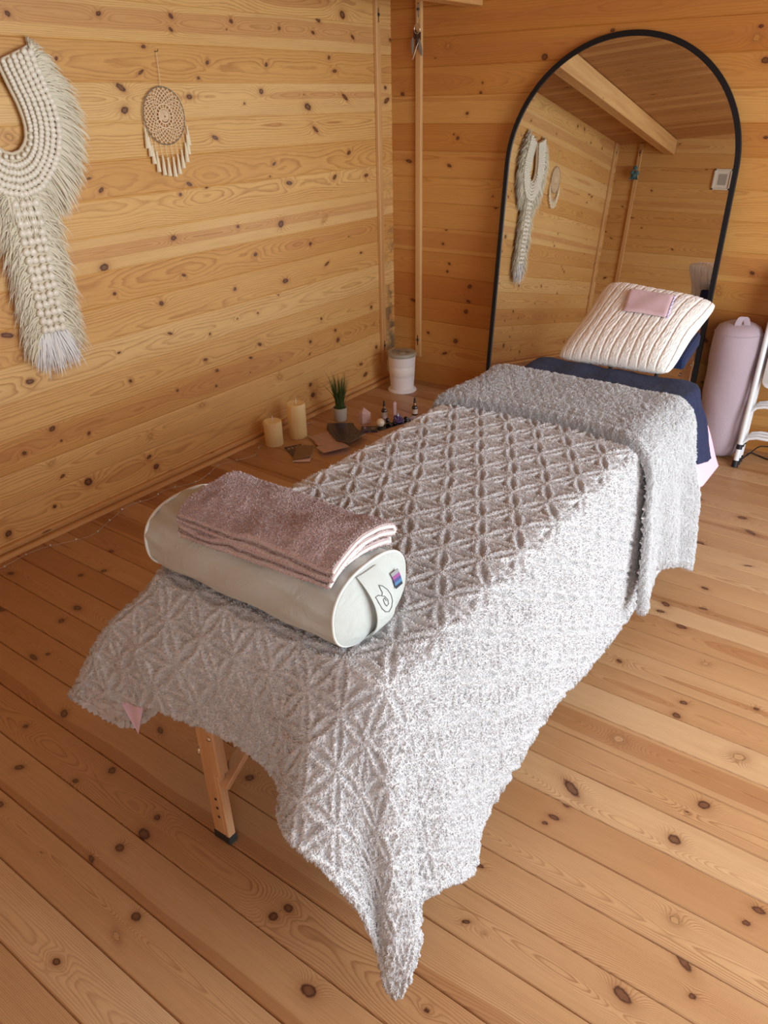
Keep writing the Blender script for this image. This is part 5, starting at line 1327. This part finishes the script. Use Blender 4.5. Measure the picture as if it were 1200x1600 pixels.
o = bpy.data.objects.new('oracle_card', me2); COL.objects.link(o); o.location = (0.462, -1.200, 0.0002); o.rotation_euler = (0, 0, math.radians(50)); tag(o, 'pink grey oracle card at the bottom of the row, peeking out by the blanket', 'card', 'pink oracle cards')
# small dark card box and the two booklets
b = MB().box(-0.045, 0.045, -0.034, 0.034, 0, 0.012, b=0.001); o = b.build('card_box', M['carddark'], None, angle=20); o.location = (0.435, -0.866, 0); o.rotation_euler = (0, 0, math.radians(36))
tag(o, 'small dark card box with pale printed figures in front of the rose quartz', 'box')
for sx_, shp in ((-0.022, 'f'), (0.022, 'r')):
    b = MB()
    if shp == 'r': b.tube([(sx_ + 0.011 * math.cos(a), 0.011 * math.sin(a), 0.0128) for a in np.linspace(0, 6.283, 20, endpoint=False)], 0.0010, 5, closed=True)
    else:
        b.tube([(sx_, -0.016, 0.0128), (sx_ - 0.003, 0.004, 0.0128)], 0.0012, 5).tube([(sx_ - 0.008, 0.0, 0.0128), (sx_ + 0.008, 0.008, 0.0128)], 0.0010, 5).sphere((sx_ - 0.003, 0.013, 0.0125), 0.004, n=8)
    b.build('printed_figure', M['cardpink'], o)
b = MB().box(-0.048, 0.048, -0.075, 0.075, 0, 0.003, b=0.0008); o = b.build('booklet', M['carddark'], None, angle=20); o.location = (0.292, -1.300, 0); o.rotation_euler = (0, 0, math.radians(62))
tag(o, 'dark booklet with small pale moons, half under the tan booklet by the short candle', 'booklet')
for k_, x in enumerate((-0.020, 0.0, 0.020)):
    MB().lathe([(0, 0.0036), (0.007, 0.0034), (0.0075, 0.003)], 16, c=(x - 0.01, 0.045, 0)).build('moon_print', M['cardpink'], o)
for k_ in range(5):
    MB().tube([(-0.036 + k_ * 0.011 + 0.004 * math.sin(a), 0.026 + 0.004 * math.cos(a) + 0.003 * math.sin(k_ * 2), 0.0033) for a in np.linspace(0, 5, 8)], 0.0008, 4).build('title_swirl', M['cardpink'], o)
mt, nt, b_ = new_mat('tan_nest_cover'); tc = N(nt, 'ShaderNodeTexCoord').outputs['Object']
nt.links.new(mix(nt, noise(nt, tc, 40, 5, 0.7), lin((150, 116, 78)), lin((104, 76, 46))), b_.inputs['Base Color']); b_.inputs['Roughness'].default_value = 0.4
bk = empty('open_booklet', (0.345, -1.314, 0.0032), math.radians(-68 + 90 - 55), 'tan booklet with a curled cover showing its white page, on top of the dark booklet', 'booklet')
bk.rotation_euler = (0, 0, math.radians(-55))
MB().box(-0.045, 0.045, -0.100, 0.100, 0, 0.004, b=0.0008).build('pages', M['paper'], bk, angle=20).rotation_euler = (0, 0, math.radians(90))
V = []; k1, k2 = 14, 10
for off in (0, 0.0006):
    for i in range(k1):
        for j in range(k2):
            s, t_ = i / (k1 - 1), j / (k2 - 1); x = -0.100 + s * (0.165 + 0.022 * (1 - t_) * 1.3); V.append((x, -0.045 + t_ * 0.09, 0.0044 + off + 0.012 * max(0, s - 0.65) ** 1.5 * 3 * t_))
n_ = k1 * k2; F = [tuple(r) for r in np.vstack([grid_quads(k1, k2, flip=True), grid_quads(k1, k2) + n_])]
MB().add(V, F).build('curled_cover', mt, bk, angle=60)

# ------------------------------------------------------------------ thin string of fairy lights along the skirting
M['wire'] = plain('clear_wire', (0.75, 0.66, 0.55, 1), 0.25, Transmission_Weight=0.3)
M['bead'] = plain('clear_bulb', (0.85, 0.80, 0.72, 1), 0.15, Transmission_Weight=0.4)
sl_ = empty('string_lights', (0.09, -2.2, 0), 0, 'thin clear string of tiny fairy lights lying on the floor along the left wall', 'string lights')
pts = [(0.10, -2.95), (0.086, -2.831), (0.069, -2.66), (0.125, -2.53), (0.160, -2.45), (0.110, -2.33), (0.062, -2.19), (0.098, -2.09), (0.075, -1.99), (0.13, -1.86), (0.120, -1.76), (0.082, -1.66), (0.12, -1.55), (0.150, -1.462), (0.095, -1.38), (0.07, -1.22), (0.085, -1.05), (0.10, -0.93)]
C0, _ = catmull(np.array([[(x, y, 0.0025 + 0.004 * (i % 3 == 1))] for i, (x, y) in enumerate(pts)]), 190)
at_root(MB().tube([tuple(p) for p in C0[:, 0]], 0.0011, 5), 'wire', M['wire'], sl_, angle=80)
for k_ in range(4, 188, 9):
    p = C0[k_, 0]; b = MB().sphere((p[0], p[1] + 0.001, 0.0055), 0.0052, n=8).tube([(p[0] - 0.007, p[1] + 0.004, 0.006), (p[0] + 0.004, p[1] - 0.003, 0.006)], 0.0018, 5)
    at_root(b, 'bulb', M['bead'], sl_, angle=80)

# ------------------------------------------------------------------ feather key ring on the batten, pompom ornament in the opposite corner
M['greyfeather'] = plain('grey_feather', (0.26, 0.23, 0.19, 1), 0.8); M['palequill'] = plain('pale_quill', (0.62, 0.50, 0.34, 1), 0.7)
M['suede'] = plain('brown_suede', (0.075, 0.030, 0.016, 1), 0.9); M['silver'] = plain('silver_ring', (0.70, 0.62, 0.50, 1), 0.25, 0.8)
kr = empty('feather_charm', (0.193, -0.026, 1.95), 0, 'small ring charm with brown leather and grey feathers hanging on the right corner batten', 'charm')
b = MB().tube([(0.190, -0.026, 2.04), (0.191, -0.030, 1.955)], 0.001, 5).tube([(0.196, -0.026, 2.04), (0.195, -0.030, 1.955)], 0.001, 5)
at_root(b, 'cord', M['palequill'], kr)
at_root(MB().tube([(0.193 + 0.018 * math.cos(a), -0.032, 1.930 + 0.022 * math.sin(a)) for a in np.linspace(0, 6.283, 28, endpoint=False)], 0.0022, 7, closed=True), 'ring', M['silver'], kr, angle=80)
at_root(MB().box(0.170, 0.186, -0.032, -0.027, 1.885, 1.925).box(0.197, 0.214, -0.032, -0.027, 1.878, 1.915).tube([(0.193, -0.034, 1.908), (0.192, -0.034, 1.885)], 0.003, 6), 'leather_scrap', M['suede'], kr, smooth=False)
def feather(p, d, ln_, w, m, seed):
    p = Vector(p); d = Vector(d).normalized(); s = d.cross(Vector((0, 1, 0))).normalized(); V = []; F = []; rn = random.Random(seed); n_ = 16
    for i in range(n_ + 1):
        t = i / n_; ww = w * math.sin(math.pi * min(1, t * 0.95 + 0.06)) ** 0.7 * (1 - 0.15 * rn.random()); c = p + d * ln_ * t + s * 0.08 * ln_ * t * t
        V += [c - s * ww + Vector((0, 0.001, 0)), c + Vector((0, -0.0015, 0)), c + s * ww + Vector((0, 0.001, 0))]
    for i in range(n_): F += [(i * 3, i * 3 + 1, i * 3 + 4, i * 3 + 3), (i * 3 + 1, i * 3 + 2, i * 3 + 5, i * 3 + 4)]
    return MB().add(V, F)
at_root(feather((0.166, -0.034, 1.892), (-0.10, 0, -1), 0.075, 0.011, None, 1), 'feather', M['greyfeather'], kr)
at_root(feather((0.206, -0.034, 1.885), (0.16, 0, -1), 0.085, 0.012, None, 2), 'feather', M['greyfeather'], kr)
at_root(feather((0.190, -0.034, 1.885), (0.02, 0, -1), 0.050, 0.010, None, 4), 'feather', M['suede'], kr)
at_root(feather((0.204, -0.038, 1.868), (-0.55, 0, -1), 0.085, 0.004, None, 3), 'feather', M['palequill'], kr)
M['teal'] = cloth_mat('teal_wool', (0.07, 0.16, 0.17, 1), 500, 0.6, 0.001)
om = empty('pompom_tassel', (0.215, FY + 0.05, 1.84), 0, 'teal wool pompom tassel on the batten of the opposite corner, seen in the arched mirror', 'ornament')
b = MB()
for (dx, dz, r) in ((0, 0.045, 0.022), (-0.02, 0.0, 0.026), (0.022, -0.004, 0.026), (0.0, -0.02, 0.026)): b.sphere((0.215 + dx, FY + 0.056, 1.83 + dz), r, n=12)
at_root(b, 'pompom', M['teal'], om, angle=80)
b = MB()
for k_ in range(22):
    x = 0.215 + (k_ - 10.5) * 0.0042; b.tube([(x * 0.4 + 0.215 * 0.6, FY + 0.056, 1.83), (x, FY + 0.056 + 0.006 * math.sin(k_), 1.765)], 0.0032, 5)
at_root(b, 'wool_fringe', M['teal'], om, angle=80)
at_root(MB().tube([(0.215, FY + 0.024, 1.93), (0.215, FY + 0.05, 1.88)], 0.0015, 5), 'cord', M['palequill'], om)

# framed print on the front wall (seen in the mirror)
M['whiteframe'] = plain('cream_frame', (0.72, 0.66, 0.56, 1), 0.5); M['mat'] = plain('cream_mat', (0.78, 0.72, 0.62, 1), 0.8); M['print'] = plain('grey_print', (0.42, 0.38, 0.32, 1), 0.8)
pf = empty('picture_frame', (1.06, FY + 0.012, 1.80), 0, 'small cream framed print on the far wall, seen at the right edge of the mirror', 'picture')
at_root(MB().box(0.975, 1.145, FY + 0.001, FY + 0.018, 1.705, 1.722, b=0.002).box(0.975, 1.145, FY + 0.001, FY + 0.018, 1.878, 1.895, b=0.002).box(0.975, 0.992, FY + 0.001, FY + 0.018, 1.705, 1.895, b=0.002).box(1.128, 1.145, FY + 0.001, FY + 0.018, 1.705, 1.895, b=0.002), 'frame', M['whiteframe'], pf, angle=20)
at_root(MB().box(0.990, 1.130, FY + 0.002, FY + 0.008, 1.720, 1.880), 'mount', M['mat'], pf, smooth=False)
at_root(MB().box(1.020, 1.100, FY + 0.008, FY + 0.009, 1.750, 1.850), 'print', M['print'], pf, smooth=False)

# ------------------------------------------------------------------ mauve bolster standing by the wall
M['mauve'] = cloth_mat('mauve_cotton', lin((176, 156, 164)), 900, 0.6, 0.0008, rough=0.75, sheen=0.2, mottled=0.08, wrinkle=0.9)
sb = empty('standing_bolster', (2.080, -0.128, 0.0), 0, 'tall mauve bolster cushion standing upright between the mirror and the white folding chairs', 'bolster')
A0 = Vector((2.080, -0.128, 0.006)); A1 = Vector((2.073, -0.119, 0.655)); ax = (A1 - A0).normalized(); s1 = ax.cross(Vector((0, 1, 0))).normalized(); s2 = ax.cross(s1).normalized()
prof = [(0, 0.004), (0.05, 0.001), (0.085, 0.006), (0.100, 0.022), (0.107, 0.05)] + [(0.1095 + 0.002 * math.sin(k_ * 1.3), 0.05 + k_ * 0.043) for k_ in range(1, 12)] + [(0.108, 0.585), (0.104, 0.610), (0.092, 0.632), (0.06, 0.648), (0.0, 0.654)]
b = MB(); V = []; n_ = 48
for (r, h) in prof:
    for j in range(n_):
        a = 2 * math.pi * j / n_; rr_ = r * (1 + 0.012 * math.sin(a * 3 + h * 18) + 0.008 * math.sin(a * 7 + h * 40)); V.append(A0 + ax * h + s1 * rr_ * math.cos(a) + s2 * rr_ * math.sin(a))
b.add(V, [(i * n_ + j, i * n_ + (j + 1) % n_, (i + 1) * n_ + (j + 1) % n_, (i + 1) * n_ + j) for i in range(len(prof) - 1) for j in range(n_)])
at_root(b, 'cover', M['mauve'], sb, angle=80)
at_root(MB().tube([A0 + ax * 0.603 + s1 * 0.1055 * math.cos(a) + s2 * 0.1055 * math.sin(a) for a in np.linspace(0, 6.283, 48, endpoint=False)], 0.0028, 6, closed=True), 'piping', M['mauve'], sb, angle=80)
b = MB(); pts = []; Vh = []
hc = A0 + ax * 0.652
for k_ in range(20):
    a = math.pi * k_ / 19; c = hc + Vector((0.030 + 0.004 * math.cos(a) * 0, -0.055 + 0.0, 0)) ; p = A0 + ax * (0.635 + 0.050 * math.sin(a)) + Vector((0.028 * math.cos(a) * 0.6 + 0.02, -0.050 + 0.012 * math.cos(a), 0))
    for sgn_, o_ in ((-1, 0.0), (1, 0.0), (1, 0.003), (-1, 0.003)):
        Vh.append(p + Vector((0.012 * sgn_, 0.012 * sgn_ * 0.3, 0)) + (ax * math.sin(a) + Vector((math.cos(a), 0, 0))) * o_)
b.add(Vh, [(i * 4 + j, i * 4 + (j + 1) % 4, (i + 1) * 4 + (j + 1) % 4, (i + 1) * 4 + j) for i in range(19) for j in range(4)] + [(0, 1, 2, 3), (76, 79, 78, 77)])
at_root(b, 'carry_handle', M['mauve'], sb, angle=50)
at_root(MB().sphere(tuple(A0 + ax * 0.665 + Vector((0.002, -0.052, 0))), 0.010, 0.008, 0.014, 10), 'handle_lining', plain('slate_lining', (0.10, 0.10, 0.14, 1), 0.8), sb)

# ------------------------------------------------------------------ white folding chairs leaning flat against the wall at the right
M['white'] = plain('white_enamel', (0.80, 0.81, 0.82, 1), 0.3, Coat_Weight=0.3)
def folding_chair(y0, label, dz=0.0):
    t = empty('folding_chair', (2.19, y0, 0), 0, label, 'chair', 'white folding chairs stacked against the back wall')
    def P(x, h, d=0.0):                                    # point on the leaning plane: h up the tube, d forward of it
        return Vector((x, y0 + 0.165 * h - d, 0.012 + h * 0.985))
    for x in (2.205, 2.60):
        at_root(MB().tube([P(x, 0.0), P(x, 0.82), P(x + (0.012 if x < 2.4 else -0.012), 0.88), P(x + (0.04 if x < 2.4 else -0.04), 0.905), P(2.3975, 0.912)], 0.0125, 12), 'leg_tube', M['white'], t, angle=60)
        at_root(MB().tube([P(x, -0.012), P(x, 0.022)], 0.0150, 12), 'foot_cap', M['blackrub'], t, angle=40)
        at_root(MB().tube([P(x, 0.078), P(x, 0.102)], 0.0142, 12), 'clip_ring', M['blackrub'], t, angle=40)
    for h in (0.135, 0.285):                               # bent cross rungs
        x0, x1 = 2.206, 2.598
        pts_ = [P(x0, h - 0.055), P(x0 + 0.008, h - 0.025), P(x0 + 0.030, h + 0.002), P(x0 + 0.065, h + 0.012), P(x0 + 0.12, h + 0.013), P(x1 - 0.12, h + 0.013), P(x1 - 0.065, h + 0.012), P(x1 - 0.030, h + 0.002), P(x1 - 0.008, h - 0.025), P(x1, h - 0.055)]
        at_root(MB().tube(pts_, 0.0078, 10), 'rung', M['white'], t, angle=80)
    # folded seat panel with rounded corners and the back panel
    def panel(nm, xa, xb, ha, hb, rr0, d0, th):
        V = []; o_ = []
        for (cx, ch, a0) in ((xb - rr0, hb - rr0, 0), (xa + rr0, hb - rr0, 90), (xa + rr0, ha + rr0, 180), (xb - rr0, ha + rr0, 270)):
            for a in range(0, 91, 15): o_.append((cx + rr0 * math.cos(math.radians(a0 + a)), ch + rr0 * math.sin(math.radians(a0 + a))))
        n_ = len(o_)
        for ins, d in ((0.004, d0), (0, d0 + 0.003), (0, d0 + th - 0.003), (0.004, d0 + th)):
            for (x, h) in o_:
                cx, ch = (xa + xb) / 2, (ha + hb) / 2; V.append(P(x + (cx - x) * ins * 5, h + (ch - h) * ins * 5, d))
        F = [(i * n_ + j, i * n_ + (j + 1) % n_, (i + 1) * n_ + (j + 1) % n_, (i + 1) * n_ + j) for i in range(3) for j in range(n_)] + [tuple(range(n_ - 1, -1, -1)), tuple(range(3 * n_, 4 * n_))]
        at_root(MB().add(V, F), nm, M['white'], t, angle=40)
    panel('seat', 2.232, 2.563, 0.385, 0.70, 0.035, -0.006, 0.016)
    panel('backrest', 2.215, 2.58, 0.74, 0.88, 0.03, -0.006, 0.014)
folding_chair(-0.262, 'white metal folding chair, nearest the bed in the stack beside the mauve bolster')
folding_chair(-0.222, 'white metal folding chair, middle one of the stack beside the mauve bolster')
folding_chair(-0.182, 'white metal folding chair, the one closest to the back wall in the stack')
# black cable on the floor behind the chairs
cb = [(2.215, -0.16, 0.006), (2.235, -0.10, 0.02), (2.265, -0.075, 0.006), (2.33, -0.10, 0.006), (2.42, -0.06, 0.006), (2.60, -0.05, 0.006), (2.9, -0.04, 0.006)]
C1, _ = catmull(np.array([[p] for p in cb]), 60)
b = MB().tube([tuple(p) for p in C1[:, 0]], 0.0035, 7)
C1, _ = catmull(np.array([[p] for p in [(2.225, -0.12, 0.008), (2.26, -0.05, 0.04), (2.30, -0.03, 0.045), (2.34, -0.028, 0.07)]]), 30)
b.tube([tuple(p) for p in C1[:, 0]], 0.003, 7)
tag(b.build('power_cable', M['blackrub'], None, angle=80), 'loose black power cable on the floor behind the white folding chairs', 'cable')
